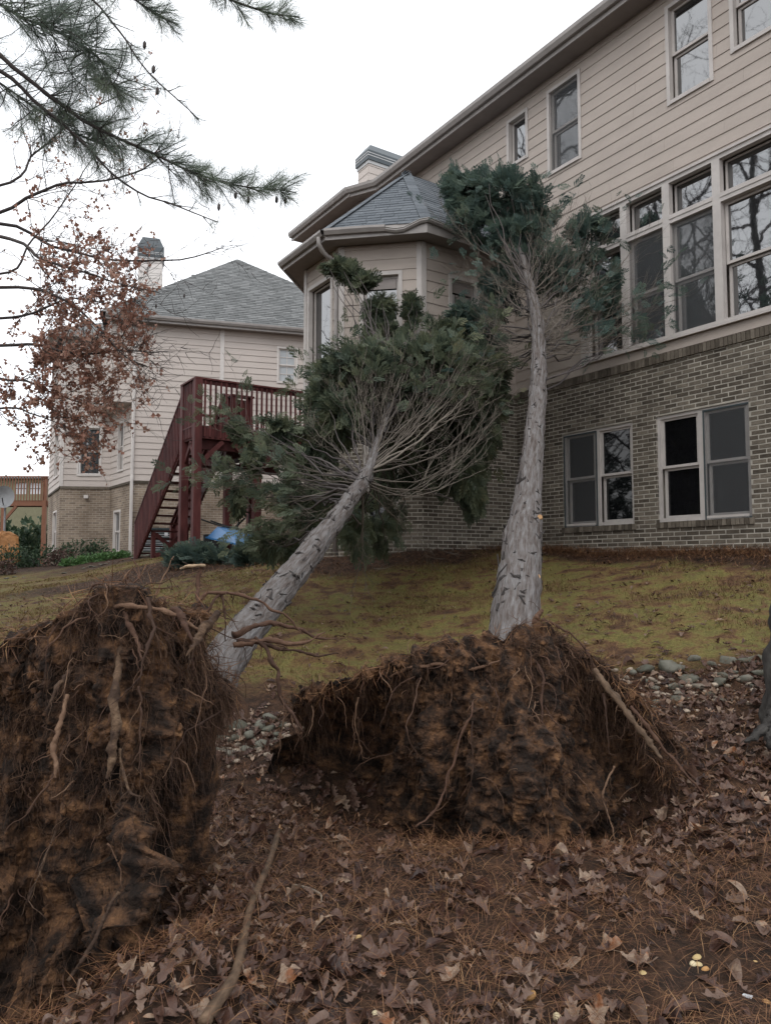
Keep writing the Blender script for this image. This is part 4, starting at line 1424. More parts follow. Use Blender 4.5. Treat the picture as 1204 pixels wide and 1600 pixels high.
    cd.build('soil_clods', M['soil'], pl, smooth=True, kind='stuff')
    return pl, S, N, nb2

def thick_root(pl, pts, m='root', n=44, k=9, name='root', hairs=7):
    """pts rows: px, py, Y, radius"""
    W = np.array([np.append(at(p[0], p[1], p[2]), p[3]) for p in pts])
    Q = spline(W, n)
    Q[:, :3] += (0.008 if m in ('stick', 'dirtyroot') else 0.016) * np.stack([fbm(Q[:, :3] * 9 + o, 3) for o in (1, 5, 9)], 1)
    mb = MB()
    mb.tubes(Q[:, :3], np.maximum(Q[:, 3] * 0.8, 0.001) * (1 + 0.3 * fbm(Q[:, :3] * 30, 2)), k, random.random())
    V = mb.V[0]
    ctr = np.repeat(Q[:, :3], k, axis=0)
    rr_ = np.linalg.norm(V - ctr, axis=1, keepdims=True)
    mb.V[0] = V + norm(V - ctr) * rr_ * 0.45 * fbm(V * 60, 2)[:, None]
    if hairs:
        idx = rng.integers(2, n - 1, hairs)
        P0 = Q[idx, :3]
        d = norm(rand_dirs(hairs) + np.array([0, -0.2, -0.5]))
        st = [P0]
        ln = rng.uniform(0.03, 0.16, hairs)
        for q in range(6):
            d = norm(d + rand_dirs(hairs) * 0.5 + np.array([0, 0, -0.15]))
            st.append(st[-1] + d * (ln / 6)[:, None])
        mb.tubes(np.stack(st, 1), rng.uniform(0.001, 0.003, hairs)[:, None] * np.linspace(1, 0.4, 7)[None], 4, rng.random(hairs), cap=False)
    return mb.build(name, M[m], pl, smooth=True)

# ------------------------------------------------------------------ fallen trees
def fallen_trunk(parent, path, n=220, k=44):
    W = np.array([np.append(at(p[0], p[1], p[2]), p[3]) for p in path])
    Q = spline(W, n)
    mb = MB()
    rad = Q[:, 3] * (1 + 0.03 * fbm(np.stack([Q[:, 1] * 3, Q[:, 1] * 0, Q[:, 2]], 1), 2))
    mb.tubes(Q[:, :3], rad, k)
    V = mb.V[0]
    ctr = np.repeat(Q[:, :3], k, axis=0)
    nn = norm(V - ctr)
    tcv = mb.T[0] * np.array([38, 38, 5.0])
    mb.V[0] = V + nn * (0.010 * fbm(V * 9, 3) + 0.007 * fbm(tcv, 3))[:, None]
    t = mb.build('trunk', M['bark'], parent, smooth=True)
    return t, Q

def stub_meshes():
    out = []
    for s in range(5):
        r = random.Random(s)
        mb = MB()
        L = r.uniform(0.25, 0.95)
        P = spline([(-0.2, 0, 0), (0.15, 0, 0.1), (0.3, 0.05 * L, 1.2 * L), (0.42, 0.1 * L, 3.2 * L)], 6)
        mb.tubes(P, np.array([0.4, 0.33, 0.26, 0.2, 0.16, 0.12]), 6)
        v, f = blob(s + 40, 1, 0.5, (0.16, 1.1, 0.5))
        mb.add(v, f)
        me = mb.mesh('branch_stub', smooth=True)
        me.materials.append(M['stub'])
        out.append(me)
    return out
STUBS = stub_meshes()

def add_stubs(parent, Q, n, t0, t1, face=(0, -1, 0.3)):
    org = np.array(ORIG[parent.name])
    N_ = len(Q)
    for k in range(n):
        t = t0 + (t1 - t0) * (k + random.random()) / n
        i = int(t * (N_ - 2))
        d = norm(Q[i + 1, :3] - Q[i, :3])
        while True:
            r_ = norm(np.cross(d, rng.normal(0, 1, 3)))
            if np.dot(r_, norm(np.array(face))) > -0.25:
                break
        p = Q[i, :3] + r_ * Q[i, 3] * 0.97
        sc = random.choice((0.014, 0.02, 0.028, 0.042)) * random.uniform(0.8, 1.25) * (0.6 + 0.6 * Q[i, 3] / 0.2)
        x = norm(r_ - d * random.uniform(-0.1, 0.25))
        y = norm(np.cross(d, x) * random.choice((-1, 1)) + d * random.uniform(-0.9, 0.9))
        z = norm(np.cross(x, y))
        y = np.cross(z, x)
        rot = Matrix(((x[0], y[0], z[0]), (x[1], y[1], z[1]), (x[2], y[2], z[2]))).to_euler()
        inst('branch_stub', random.choice(STUBS), parent, p - org, rot, (sc, sc, sc))

def cut_knot(parent, px, py, Y, r):
    p = at(px, py, Y) - np.array(ORIG[parent.name])
    mb = MB()
    mb.tubes([[(0, 0.06, 0), (0, 0.0, 0), (0, -0.02, 0)]], [r * 1.1, r * 1.1, r], 12)
    me = mb.mesh('cut_knot')
    me.materials.append(M['cutwood'])
    inst('cut_knot', me, parent, p, (random.uniform(-.5, .1), 0, random.uniform(-.5, .5)))

def bare_branches(parent, Q, spec, twigmat='twig'):
    """radiating bare limbs with side twigs; spec: list of (n, t0, t1, len0, len1, r0, along, mask dir or None)"""
    tw = MB()
    tips = []
    N_ = len(Q)
    for (n, t0, t1, l0, l1, r0, along, mask) in spec:
        for k in range(n):
            t = random.uniform(t0, t1)
            i = int(t * (N_ - 2))
            d = norm(Q[i + 1, :3] - Q[i, :3])
            for _ in range(40):
                rd = norm(np.cross(d, rng.normal(0, 1, 3)))
                if mask is None or np.dot(rd, norm(np.array(mask))) > 0.1:
                    break
            L = random.uniform(l0, l1)
            npt = 10
            p = Q[i, :3] + rd * Q[i, 3] * 0.6
            dd = norm(rd * 1.0 + d * along * random.uniform(0.5, 1.3))
            P = [p]
            for q in range(npt - 1):
                dd = norm(dd + d * 0.07 + np.array([0, 0, 0.05]) + rng.normal(0, 0.09, 3))
                P.append(P[-1] + dd * L / (npt - 1))
            P = np.array(P)
            r_ = r0 * random.uniform(0.6, 1.3)
            if L > (l0 + l1) / 2 and r_ > 0.008:
                b = MB()
                b.tubes(P, r_ * np.linspace(1, 0.3, npt), 6, random.random())
                b.build('branch', M[twigmat], parent, smooth=True)
            else:
                tw.tubes(P, r_ * np.linspace(1, 0.3, npt), 4, random.random(), cap=False)
            tips.append((P[-1], dd))
            m_ = random.randint(5, 9)                       # side twigs
            src = rng.integers(3, npt, m_)
            P0 = P[src]
            dirs = norm(np.tile(dd, (m_, 1)) * 0.8 + rand_dirs(m_) * 0.8)
            ln = rng.uniform(0.15, 0.5, m_)
            st = [P0]
            for q in range(5):
                dirs = norm(dirs + rand_dirs(m_) * 0.25 + np.array([0, 0, 0.06]))
                st.append(st[-1] + dirs * (ln / 5)[:, None])
            st = np.stack(st, 1)
            rr = rng.uniform(0.0018, 0.0038, m_)[:, None] * np.linspace(1, 0.5, 6)[None]
            tw.tubes(st, rr, 3, rng.random(m_), cap=False)
    tw.build('twigs', M[twigmat], parent, kind='stuff')
    return tips

def px_limbs(parent, Q, rows, twigmat='twig', tlen=(0.12, 0.45), twr=(0.0012, 0.0024), green='cypress', gfrac=0.4):
    """limbs from the trunk to given places: (start py, px, py, Y, radius, sag)"""
    ctp, stp = math.cos(PITCH), math.sin(PITCH)
    y_, z_ = Q[:, 1], Q[:, 2] - CAM_Z
    Qpy = 800 - 1200 * (z_ * ctp - y_ * stp) / (y_ * ctp + z_ * stp)
    tw = MB()
    tipP, tipD = [], []
    rows = [row for row in rows] + [(a + random.uniform(-12, 12), b + random.uniform(-28, 28), c + random.uniform(-22, 22), Y_ + random.uniform(-0.3, 0.3), r_ * 0.6, sg_) for (a, b, c, Y_, r_, sg_) in rows]
    for (spy, px, py, Y, r, sag) in rows:
        r = r * 0.7
        i = int(np.argmin(np.abs(Qpy - spy)))
        tgt = at(px, py, Y)
        P = branch_pts(Q[i, :3], tgt, sag, 0.02, 14)
        b = MB()
        b.tubes(P, r * np.linspace(1, 0.22, 14), 7, random.random())
        b.build('branch', M[twigmat], parent, smooth=True)
        L = np.linalg.norm(tgt - Q[i, :3])
        d = norm(P[-1] - P[-4])
        subs = [P]
        for k in range(3):
            j = random.randint(4, 11)
            e = P[j] + norm(norm(P[j + 1] - P[j]) + rand_dirs(1)[0] * 0.38 + np.array([0, 0, 0.15])) * L * random.uniform(0.25, 0.5)
            B = branch_pts(P[j], e, 0.03, 0.03, 14)
            tw.tubes(B, r * 0.42 * np.linspace(1, 0.3, 14), 4, random.random(), cap=False)
            subs.append(B)
        for B in subs:
            m_ = 7
            src = rng.integers(4, 14, m_)
            dirs = norm(norm(B[-1] - B[-5]) * 1.1 + rand_dirs(m_) * 0.6 + np.array([0, 0, 0.1]))
            ln = rng.uniform(*tlen, m_)
            st = [B[src]]
            for q in range(5):
                dirs = norm(dirs + rand_dirs(m_) * 0.28 + np.array([0, 0, 0.05]))
                st.append(st[-1] + dirs * (ln / 5)[:, None])
            tw.tubes(np.stack(st, 1), rng.uniform(*twr, m_)[:, None] * np.linspace(1, 0.5, 6)[None], 3, rng.random(m_), cap=False)
            tipP.append(np.concatenate(st[3:]))
            tipD.append(np.tile(dirs, (3, 1)))
    tw.build('twigs', M[twigmat], parent, kind='stuff')
    tipP, tipD = np.concatenate(tipP), np.concatenate(tipD)      # sparse green sprays still growing along the twigs
    hi_ = sstep(3.3, 4.4, tipP[:, 2]) if green == 'olive' else 1.0   # lower shaded twigs are dead and bare
    lf_ = (tipP[:, 0] < -0.9) if green == 'olive' else 0
    k_ = rng.random(len(tipP)) < gfrac * np.maximum(hi_, lf_)
    tipP, tipD = tipP[k_], norm(tipD[k_] + rand_dirs(k_.sum()) * 0.5 + np.array([0, 0, -0.2]))
    gf = MB()
    g_ = rng.integers(0, len(SPR), len(tipP))
    for q in range(len(SPR)):
        s_ = g_ == q
        gf.scatter(SPR[q][0], SPR[q][1], frames(tipD[s_], rng.uniform(-1.5, 1.5, s_.sum())), tipP[s_], rng.uniform(0.10, 0.24, s_.sum()), np.clip(rng.normal(0.6, 0.25, s_.sum()), 0, 0.99))
    gf.build('sprays', M[green], parent, kind='stuff')

def crown(parent, Q, blobs, fm='cypress'):
    """foliage masses (px, py, Y, rx px, ry px, depth, n) each carried by limbs from the trunk"""
    fo = MB()
    lim = MB()
    for (px, py, Y, rx, ry, dep, n, rb, drp) in blobs:
        c = at(px, py, Y)
        rad = (rx / 1200 * Y, dep, ry / 1200 * Y)
        i = np.argmin(np.linalg.norm(Q[:, :3] - c, axis=1))
        i = max(int(len(Q) * 0.42), i - 34)
        ax = norm(c - Q[i, :3]) * 0.6 + norm(Q[-1, :3] - Q[-20, :3]) * 0.6
        foliage(fo, c, rad, n, ax, droop=drp, rb=rb, shell=0.35)
        for k in range(max(3, n // 110)):
            tgt = c + rand_dirs(1)[0] * np.array(rad) * 0.7
            P = branch_pts(Q[i, :3] + rng.normal(0, 0.03, 3), tgt, 0.03, 0.05, 10)
            lim.tubes(P, np.linspace(0.014, 0.004, 10), 5, random.random(), cap=False)
    fo.build('foliage', M[fm], parent, kind='stuff')
    lim.build('limbs', M['darktwig'], parent, smooth=True, kind='stuff')

# --- right fallen tree
t2base = at(805, 1000, 5.0)
tree2 = empty('fallen_cypress', t2base)
tag(tree2, 'tall uprooted cypress leaning on the house wall, its pale trunk right of centre', 'tree', 'uprooted cypress trees')
tr2, Q2 = fallen_trunk(tree2, [(792, 1050, 4.8, 0.19), (801, 990, 5.15, 0.165), (811, 905, 5.85, 0.163), (816, 838, 6.5, 0.158), (821, 808, 6.82, 0.138), (833, 690, 8.2, 0.110), (841, 590, 9.4, 0.098), (838, 500, 10.4, 0.082), (820, 420, 11.3, 0.062), (800, 350, 12.2, 0.045), (785, 290, 12.9, 0.02)])
add_stubs(tree2, Q2, 140, 0.12, 0.66)
for (px, py, Y, r) in ((843, 808, 6.62, 0.02), (812, 832, 6.4, 0.022), (838, 902, 5.72, 0.02)):
    cut_knot(tree2, px, py, Y, r)
px_limbs(tree2, Q2, [
    (455, 920, 318, 11.4, 0.010, 0.10), (440, 893, 350, 11.5, 0.008, 0.08), (470, 958, 352, 11.1, 0.010, 0.10), (490, 985, 395, 10.9, 0.010, 0.08), (500, 1000, 440, 10.7, 0.011, 0.05), (520, 1035, 465, 10.4, 0.011, 0.05), (535, 1040, 500, 10.2, 0.010, 0.04),
    (550, 1012, 540, 10.0, 0.010, 0.03), (545, 1000, 515, 10.1, 0.009, 0.04), (480, 935, 430, 11.0, 0.009, 0.06), (510, 965, 500, 10.5, 0.009, 0.03), (430, 868, 345, 11.7, 0.007, 0.05), (460, 905, 400, 11.2, 0.008, 0.05),
    (420, 692, 325, 12.0, 0.010, 0.12), (450, 738, 425, 11.5, 0.008, 0.10), (490, 752, 460, 11.0, 0.008, 0.12), (515, 757, 500, 10.7, 0.009, 0.14), (520, 760, 540, 10.4, 0.007, 0.10), (545, 690, 610, 10.3, 0.008, -0.05), (410, 850, 320, 11.9, 0.006, 0.05), (480, 790, 380, 11.5, 0.006, 0.05), (465, 830, 345, 11.6, 0.006, 0.03), (530, 900, 470, 10.8, 0.008, 0.05), (540, 930, 545, 10.3, 0.008, 0.02)], gfrac=0.07)
bare_branches(tree2, Q2, [(14, 0.64, 0.8, 0.4, 1.0, 0.004, 0.7, (0.6, -0.5, 0.2)), (10, 0.62, 0.78, 0.4, 0.9, 0.004, 0.6, (-0.8, -0.4, 0.2))])
crown(tree2, Q2, [
    (768, 305, 12.4, 62, 45, 0.5, 700, -0.02, 0.0), (722, 295, 12.8, 32, 36, 0.4, 330, 0.05, 0.0), (835, 315, 12.2, 38, 46, 0.4, 420, -0.05, 0.1), (745, 350, 12.2, 42, 34, 0.4, 360, 0.0, 0.1), (800, 370, 11.9, 50, 28, 0.35, 360, -0.02, 0.2), (790, 300, 11.9, 50, 35, 0.3, 300, 0.0, 0.1),
    (915, 375, 12.0, 32, 40, 0.3, 330, 0.08, 0.1), (905, 440, 11.9, 40, 40, 0.3, 260, 0.12, 0.3), (948, 440, 11.7, 22, 60, 0.25, 240, 0.12, 0.4), (1008, 492, 11.0, 17, 30, 0.2, 150, 0.3, 0.7),
    (862, 420, 11.7, 60, 40, 0.4, 260, 0.12, 0.1), (930, 480, 11.6, 40, 50, 0.25, 150, 0.16, 0.4), (815, 340, 12.2, 50, 40, 0.3, 300, 0.05, 0.1), (772, 470, 12.9, 24, 55, 0.3, 260, -0.16, 0.6), (768, 560, 12.6, 26, 50, 0.3, 260, -0.16, 0.7), (800, 450, 12.4, 40, 40, 0.3, 200, -0.1, 0.3), (722, 502, 12.5, 28, 24, 0.3, 240, -0.05, 0.3), (748, 508, 12.4, 20, 22, 0.3, 140, -0.1, 0.3)])  # shadow beside the bay is put into the colour by negative tone shifts
pl2, PS2, PN2, nb2_ = root_plate(tree2, [
    (436, 1118, 5.0, 450, 1160, 5.35, 0.0), (470, 1078, 4.85, 490, 1225, 5.6, -0.18), (540, 1064, 4.75, 550, 1262, 5.5, -0.24), (600, 1034, 4.7, 615, 1295, 5.2, -0.16),
    (680, 1008, 4.72, 690, 1330, 4.65, 0.10), (740, 997, 4.72, 750, 1345, 4.45, 0.2), (800, 990, 4.75, 810, 1355, 4.35, 0.24), (845, 972, 4.80, 860, 1360, 4.38, 0.2),
    (890, 997, 4.74, 915, 1350, 4.5, 0.0), (930, 1028, 4.70, 960, 1330, 4.75, -0.14), (985, 1085, 4.70, 1000, 1300, 4.95, -0.2), (1030, 1150, 4.75, 1045, 1280, 4.85, -0.04), (1072, 1228, 4.8, 1075, 1262, 4.85, 0.0)],
    'root_plate', 'broad dome of torn soil and dark roots under the right trunk', 3.0, (0.05, 0.75, 0), 340, 200, 6000, 330, 0.8)
for pts, m in (
    ([(928, 1048, 4.62, 0.026), (965, 1095, 4.5, 0.024), (1005, 1150, 4.44, 0.019), (1034, 1186, 4.4, 0.008)], 'stick'),
    ([(985, 1105, 4.55, 0.014), (1030, 1160, 4.48, 0.013), (1066, 1208, 4.42, 0.011), (1100, 1240, 4.38, 0.005)], 'root'),
    ([(738, 1100, 4.32, 0.007), (708, 1190, 4.26, 0.008), (682, 1262, 4.2, 0.009), (650, 1290, 4.18, 0.005)], 'root'),
    ([(655, 1058, 4.6, 0.006), (646, 1110, 4.5, 0.005), (634, 1140, 4.45, 0.004), (650, 1175, 4.45, 0.002)], 'hair'),
    ([(955, 1195, 4.5, 0.008), (944, 1255, 4.45, 0.007), (962, 1312, 4.42, 0.004)], 'root'),
    ([(945, 1085, 4.55, 0.007), (948, 1130, 4.5, 0.005), (950, 1180, 4.48, 0.003)], 'hair'),
    ([(735, 1130, 4.35, 0.005), (738, 1190, 4.3, 0.004), (735, 1260, 4.28, 0.002)], 'hair'),
    ([(560, 1090, 4.75, 0.005), (556, 1140, 4.7, 0.004), (570, 1190, 4.7, 0.002)], 'hair'),
    ([(846, 968, 4.78, 0.012), (880, 985, 4.72, 0.009), (915, 1020, 4.68, 0.006), (930, 1060, 4.66, 0.003)], 'root'),
    ([(835, 975, 4.85, 0.03), (842, 958, 4.84, 0.024), (848, 950, 4.84, 0.01)], 'root'),
    ([(600, 1060, 4.75, 0.01), (660, 1040, 4.66, 0.012), (730, 1045, 4.6, 0.012), (790, 1030, 4.6, 0.007)], 'root'),
    ([(820, 1010, 4.66, 0.012), (850, 1060, 4.5, 0.010), (845, 1130, 4.42, 0.006), (855, 1190, 4.4, 0.003)], 'root')):
    thick_root(pl2, pts, m)

# --- left fallen tree
t1base = at(345, 1040, 3.9)
tree1 = empty('fallen_cypress', t1base)
tag(tree1, 'uprooted cypress with low slanting trunk left of centre, crown against the bay room', 'tree', 'uprooted cypress trees')
tr1, Q1 = fallen_trunk(tree1, [(322, 1085, 3.75, 0.120), (352, 1030, 4.1, 0.110), (395, 972, 4.8, 0.105), (442, 917, 5.5, 0.103), (490, 857, 6.4, 0.100), (535, 797, 7.4, 0.086), (570, 745, 8.3, 0.072), (590, 690, 9.2, 0.048), (606, 640, 10.0, 0.05), (618, 590, 10.7, 0.038), (628, 545, 11.4, 0.02)])
add_stubs(tree1, Q1, 120, 0.16, 0.62)
px_limbs(tree1, Q1, [
    (735, 772, 545, 10.6, 0.020, 0.06), (738, 760, 560, 10.3, 0.018, 0.07), (732, 742, 556, 10.5, 0.018, 0.05), (728, 712, 552, 10.6, 0.016, 0.04), (742, 775, 600, 10.1, 0.017, 0.09), (720, 668, 560, 10.6, 0.013, 0.04), (715, 640, 548, 10.6, 0.012, 0.03), (725, 690, 575, 10.3, 0.013, 0.06),
    (750, 772, 655, 9.6, 0.013, 0.16), (752, 760, 690, 9.4, 0.012, 0.20), (745, 790, 628, 10.4, 0.012, 0.12), (730, 552, 575, 9.6, 0.010, -0.05), (728, 585, 570, 9.8, 0.009, 0.0), (735, 528, 590, 9.6, 0.008, -0.06), (745, 478, 655, 9.4, 0.009, 0.0), (748, 345, 655, 9.7, 0.013, 0.05), (752, 352, 735, 9.4, 0.010, -0.03), (756, 345, 765, 9.2, 0.009, -0.03),
    (760, 400, 800, 8.9, 0.010, 0.0), (765, 440, 850, 8.7, 0.012, 0.0), (755, 470, 780, 9.0, 0.008, 0.0), (760, 660, 860, 9.4, 0.012, -0.06), (750, 620, 790, 9.2, 0.008, -0.05), (755, 568, 885, 8.9, 0.02, 0.0), (700, 600, 565, 10.6, 0.009, 0.03), (690, 700, 590, 10.8, 0.009, 0.06), (680, 575, 560, 10.6, 0.008, 0.0), (720, 740, 610, 10.3, 0.011, 0.1)], tlen=(0.12, 0.38), green='olive', gfrac=0.46)
bare_branches(tree1, Q1, [(26, 0.66, 0.9, 0.4, 0.9, 0.004, 0.9, (0.3, -0.7, 0.4))])
crown(tree1, Q1, [
    (560, 570, 10.0, 60, 26, 0.45, 330, 0.14, 0.2), (660, 555, 10.6, 70, 24, 0.45, 360, 0.14, 0.2), (740, 570, 11.0, 32, 26, 0.35, 170, 0.12, 0.3), (530, 650, 9.6, 40, 40, 0.35, 240, 0.08, 0.4), (620, 620, 10.4, 60, 40, 0.4, 150, 0.14, 0.3), (545, 590, 10.9, 55, 38, 0.5, 470, 0.08, 0.2), (625, 575, 11.4, 70, 38, 0.5, 560, 0.1, 0.2), (700, 560, 11.7, 55, 30, 0.4, 380, 0.06, 0.2), (505, 632, 10.4, 26, 38, 0.35, 260, 0.02, 0.3), (590, 640, 11.0, 90, 50, 0.5, 460, 0.05, 0.3), (690, 620, 11.6, 60, 50, 0.4, 330, 0.0, 0.4),
    (500, 700, 10.0, 26, 45, 0.3, 220, -0.05, 0.5), (430, 672, 9.9, 40, 20, 0.3, 190, 0.1, 0.6), (378, 672, 9.8, 20, 15, 0.25, 90, 0.15, 0.7), (395, 730, 9.8, 12, 45, 0.2, 90, 0.05, 1.1), (372, 770, 9.8, 9, 40, 0.2, 60, 0.05, 1.2), (450, 745, 9.8, 16, 50, 0.25, 120, 0.0, 1.1), (478, 800, 9.4, 28, 40, 0.3, 180, -0.1, 0.6), (430, 850, 9.2, 35, 25, 0.3, 150, -0.05, 0.4),
    (522, 414, 12.5, 20, 10, 0.18, 110, -0.02, 0.1), (545, 426, 12.5, 20, 14, 0.2, 120, -0.05, 0.2), (566, 444, 12.5, 22, 18, 0.2, 170, -0.05, 0.2), (590, 478, 12.5, 25, 26, 0.22, 260, -0.1, 0.4), (592, 518, 12.4, 24, 20, 0.22, 180, -0.15, 0.4), (643, 482, 12.8, 11, 28, 0.15, 110, 0.02, 0.0), (680, 520, 12.4, 50, 20, 0.3, 260, 0.0, 0.2),
    (745, 660, 11.6, 35, 60, 0.35, 260, -0.14, 0.9), (735, 765, 11.4, 22, 48, 0.25, 190, -0.16, 1.2), (660, 690, 11.5, 60, 40, 0.4, 180, -0.16, 0.7), (560, 830, 9.6, 30, 45, 0.4, 120, -0.16, 0.6), (620, 735, 12.0, 55, 45, 0.4, 300, -0.2, 0.8), (540, 780, 10.8, 40, 55, 0.4, 260, -0.2, 0.8), (590, 835, 11.4, 45, 30, 0.4, 200, -0.2, 0.6), (690, 640, 12.3, 60, 40, 0.3, 260, -0.1, 0.6), (720, 610, 12.2, 60, 50, 0.35, 380, -0.14, 0.7), (670, 700, 12.2, 70, 50, 0.3, 320, -0.2, 0.8), (745, 700, 12.1, 35, 60, 0.3, 240, -0.18, 1.0), (700, 590, 11.6, 75, 35, 0.35, 360, 0.0, 0.5), (770, 600, 11.9, 28, 45, 0.3, 200, -0.1, 0.8), (650, 650, 11.8, 70, 40, 0.35, 320, -0.06, 0.6), (610, 790, 11.9, 40, 40, 0.3, 180, -0.2, 0.9), (770, 640, 11.9, 25, 50, 0.3, 160, -0.15, 0.9), (700, 745, 12.0, 18, 45, 0.25, 110, -0.18, 1.2)], 'olive')  # low masses added and coloured dark to give the shadow under the crown
pl1, PS1, PN1, nb1_ = root_plate(tree1, [
    (-420, 1180, 3.6, -400, 1420, 3.5, 0.0), (-250, 1080, 3.5, -260, 1570, 3.35, 0.0), (-100, 1035, 3.45, -110, 1610, 3.25, 0.0), (0, 1010, 3.42, 0, 1612, 3.2, -0.06), (60, 980, 3.42, 50, 1605, 3.2, -0.10),
    (115, 968, 3.38, 100, 1600, 3.2, 0.0), (145, 940, 3.32, 130, 1595, 3.15, 0.04), (205, 936, 3.32, 175, 1585, 3.12, 0.05), (265, 948, 3.36, 205, 1570, 3.1, 0.02), (318, 966, 3.45, 222, 1520, 3.15, 0.0),
    (340, 1000, 3.52, 228, 1450, 3.22, -0.03), (338, 1062, 3.58, 232, 1360, 3.3, -0.05), (300, 1150, 3.6, 240, 1290, 3.4, -0.02)],
    'root_plate', 'tall upended mass of soil and hanging roots at the left edge', 11.0, (-0.12, 0.5, 0), 360, 260, 8500, 420, 0.85, side=0.08)
for pts, m in (
    ([(190, 1010, 3.2, 0.014), (182, 1080, 3.06, 0.022), (178, 1150, 3.0, 0.024), (173, 1195, 2.97, 0.018), (166, 1218, 2.96, 0.006)], 'dirtyroot'),
    ([(232, 938, 3.2, 0.012), (237, 980, 3.1, 0.010), (228, 1020, 3.05, 0.008), (214, 1066, 3.04, 0.002)], 'hair'),
    ([(192, 955, 3.2, 0.014), (208, 1000, 3.1, 0.012), (226, 1034, 3.06, 0.006)], 'root'),
    ([(340, 958, 3.3, 0.018), (314, 984, 3.22, 0.024), (300, 1012, 3.16, 0.016), (292, 1026, 3.14, 0.003)], 'dirtyroot'),
    ([(366, 990, 3.6, 0.022), (428, 976, 3.7, 0.013), (480, 990, 3.75, 0.009), (532, 1002, 3.8, 0.003)], 'root'),
    ([(372, 1002, 3.6, 0.02), (420, 1012, 3.7, 0.012), (470, 1020, 3.75, 0.009), (525, 1022, 3.8, 0.003)], 'root'),
    ([(365, 1010, 3.6, 0.018), (415, 1002, 3.6, 0.014), (470, 1004, 3.62, 0.010), (505, 985, 3.65, 0.004)], 'root'),
    ([(396, 998, 3.6, 0.014), (428, 1036, 3.58, 0.012), (442, 1088, 3.56, 0.010), (472, 1144, 3.55, 0.005)], 'root'),
    ([(308, 940, 3.4, 0.010), (330, 926, 3.42, 0.009), (390, 934, 3.5, 0.008), (442, 962, 3.55, 0.006), (472, 988, 3.6, 0.003)], 'root'),
    ([(310, 945, 3.45, 0.014), (308, 905, 3.5, 0.013), (314, 880, 3.5, 0.012)], 'root'),
    ([(318, 884, 3.5, 0.010), (306, 883, 3.48, 0.011), (294, 885, 3.47, 0.010), (282, 890, 3.46, 0.005)], 'palewood'),
    ([(130, 945, 3.3, 0.006), (150, 918, 3.3, 0.005), (186, 920, 3.3, 0.005), (202, 902, 3.3, 0.003)], 'root'),
    ([(180, 930, 3.3, 0.005), (195, 905, 3.3, 0.004), (206, 888, 3.3, 0.002)], 'root'),
    ([(245, 935, 3.3, 0.005), (256, 905, 3.32, 0.004), (266, 870, 3.35, 0.002)], 'root'),
    ([(110, 1045, 3.25, 0.014), (90, 1075, 3.12, 0.012), (72, 1112, 3.08, 0.003)], 'dirtyroot'),
    ([(108, 1150, 3.12, 0.006), (82, 1215, 3.05, 0.005), (40, 1272, 3.0, 0.002)], 'hair'),
    ([(105, 1090, 3.12, 0.012), (90, 1150, 3.04, 0.014), (90, 1215, 3.0, 0.006)], 'root'),
    ([(185, 1395, 2.98, 0.006), (160, 1445, 2.94, 0.008), (110, 1535, 2.88, 0.009)], 'dirtyroot'),
    ([(86, 1300, 3.02, 0.004), (66, 1350, 2.98, 0.005), (42, 1410, 2.95, 0.004)], 'dirtyroot'),
    ([(345, 1110, 3.45, 0.005), (320, 1125, 3.35, 0.005), (285, 1150, 3.25, 0.004), (262, 1185, 3.2, 0.002)], 'hair'),
    ([(320, 960, 3.4, 0.008), (345, 930, 3.45, 0.007), (352, 955, 3.45, 0.006), (350, 1000, 3.45, 0.003)], 'root'),
    ([(150, 950, 3.25, 0.010), (200, 945, 3.18, 0.012), (260, 960, 3.2, 0.012), (320, 985, 3.3, 0.008)], 'root'),
    ([(270, 955, 3.25, 0.016), (285, 970, 3.2, 0.016), (300, 1010, 3.18, 0.008), (296, 1050, 3.18, 0.003)], 'root'),
    ([(215, 1070, 3.1, 0.006), (222, 1130, 3.06, 0.006), (218, 1200, 3.02, 0.003)], 'hair'),
    ([(190, 1170, 3.0, 0.007), (200, 1230, 2.97, 0.006), (220, 1245, 2.96, 0.003)], 'dirtyroot')):
    thick_root(pl1, pts, m, hairs=0 if m == 'palewood' else 7)

# ------------------------------------------------------------------ standing trees
def grow_limb(mb, P, r0, r1, seed, sub, tips, lenr=(0.5, 1.2), t0=0.25, k=6):
    """a limb along P with side branches and twigs; collects twig tips"""
    n = len(P)
    mb.tubes(P, np.linspace(r0, r1, n), k, random.random())
    for _ in range(sub):
        i = random.randint(int(n * t0), n - 2)
        d = norm(P[i + 1] - P[i])
        dd = norm(d * 0.8 + rand_dirs(1)[0] * 0.9)
        L = random.uniform(*lenr)
        B = [P[i]]
        for q in range(7):
            dd = norm(dd + rng.normal(0, 0.13, 3) + np.array([0, 0, 0.03]))
            B.append(B[-1] + dd * L / 7)
        B = np.array(B)
        rb = max(r1, r0 * (1 - i / n) * 0.5 + r1 * 0.5) * 0.6
        mb.tubes(B, np.linspace(rb, rb * 0.3, 8), 4, random.random(), cap=False)
        m_ = random.randint(5, 8)
        src = rng.integers(2, 8, m_)
        dirs = norm(np.tile(dd, (m_, 1)) * 0.7 + rand_dirs(m_) * 0.9)
        ln = rng.uniform(0.15, 0.45, m_)
        st = [B[src]]
        for q in range(4):
            dirs = norm(dirs + rand_dirs(m_) * 0.3)
            st.append(st[-1] + dirs * (ln / 4)[:, None])
        st = np.stack(st, 1)
        mb.tubes(st, np.linspace(0.0042, 0.0018, 5), 3, rng.random(m_), cap=False)
        tips.append((st.reshape(-1, 3), np.repeat(dirs, 5, axis=0)))

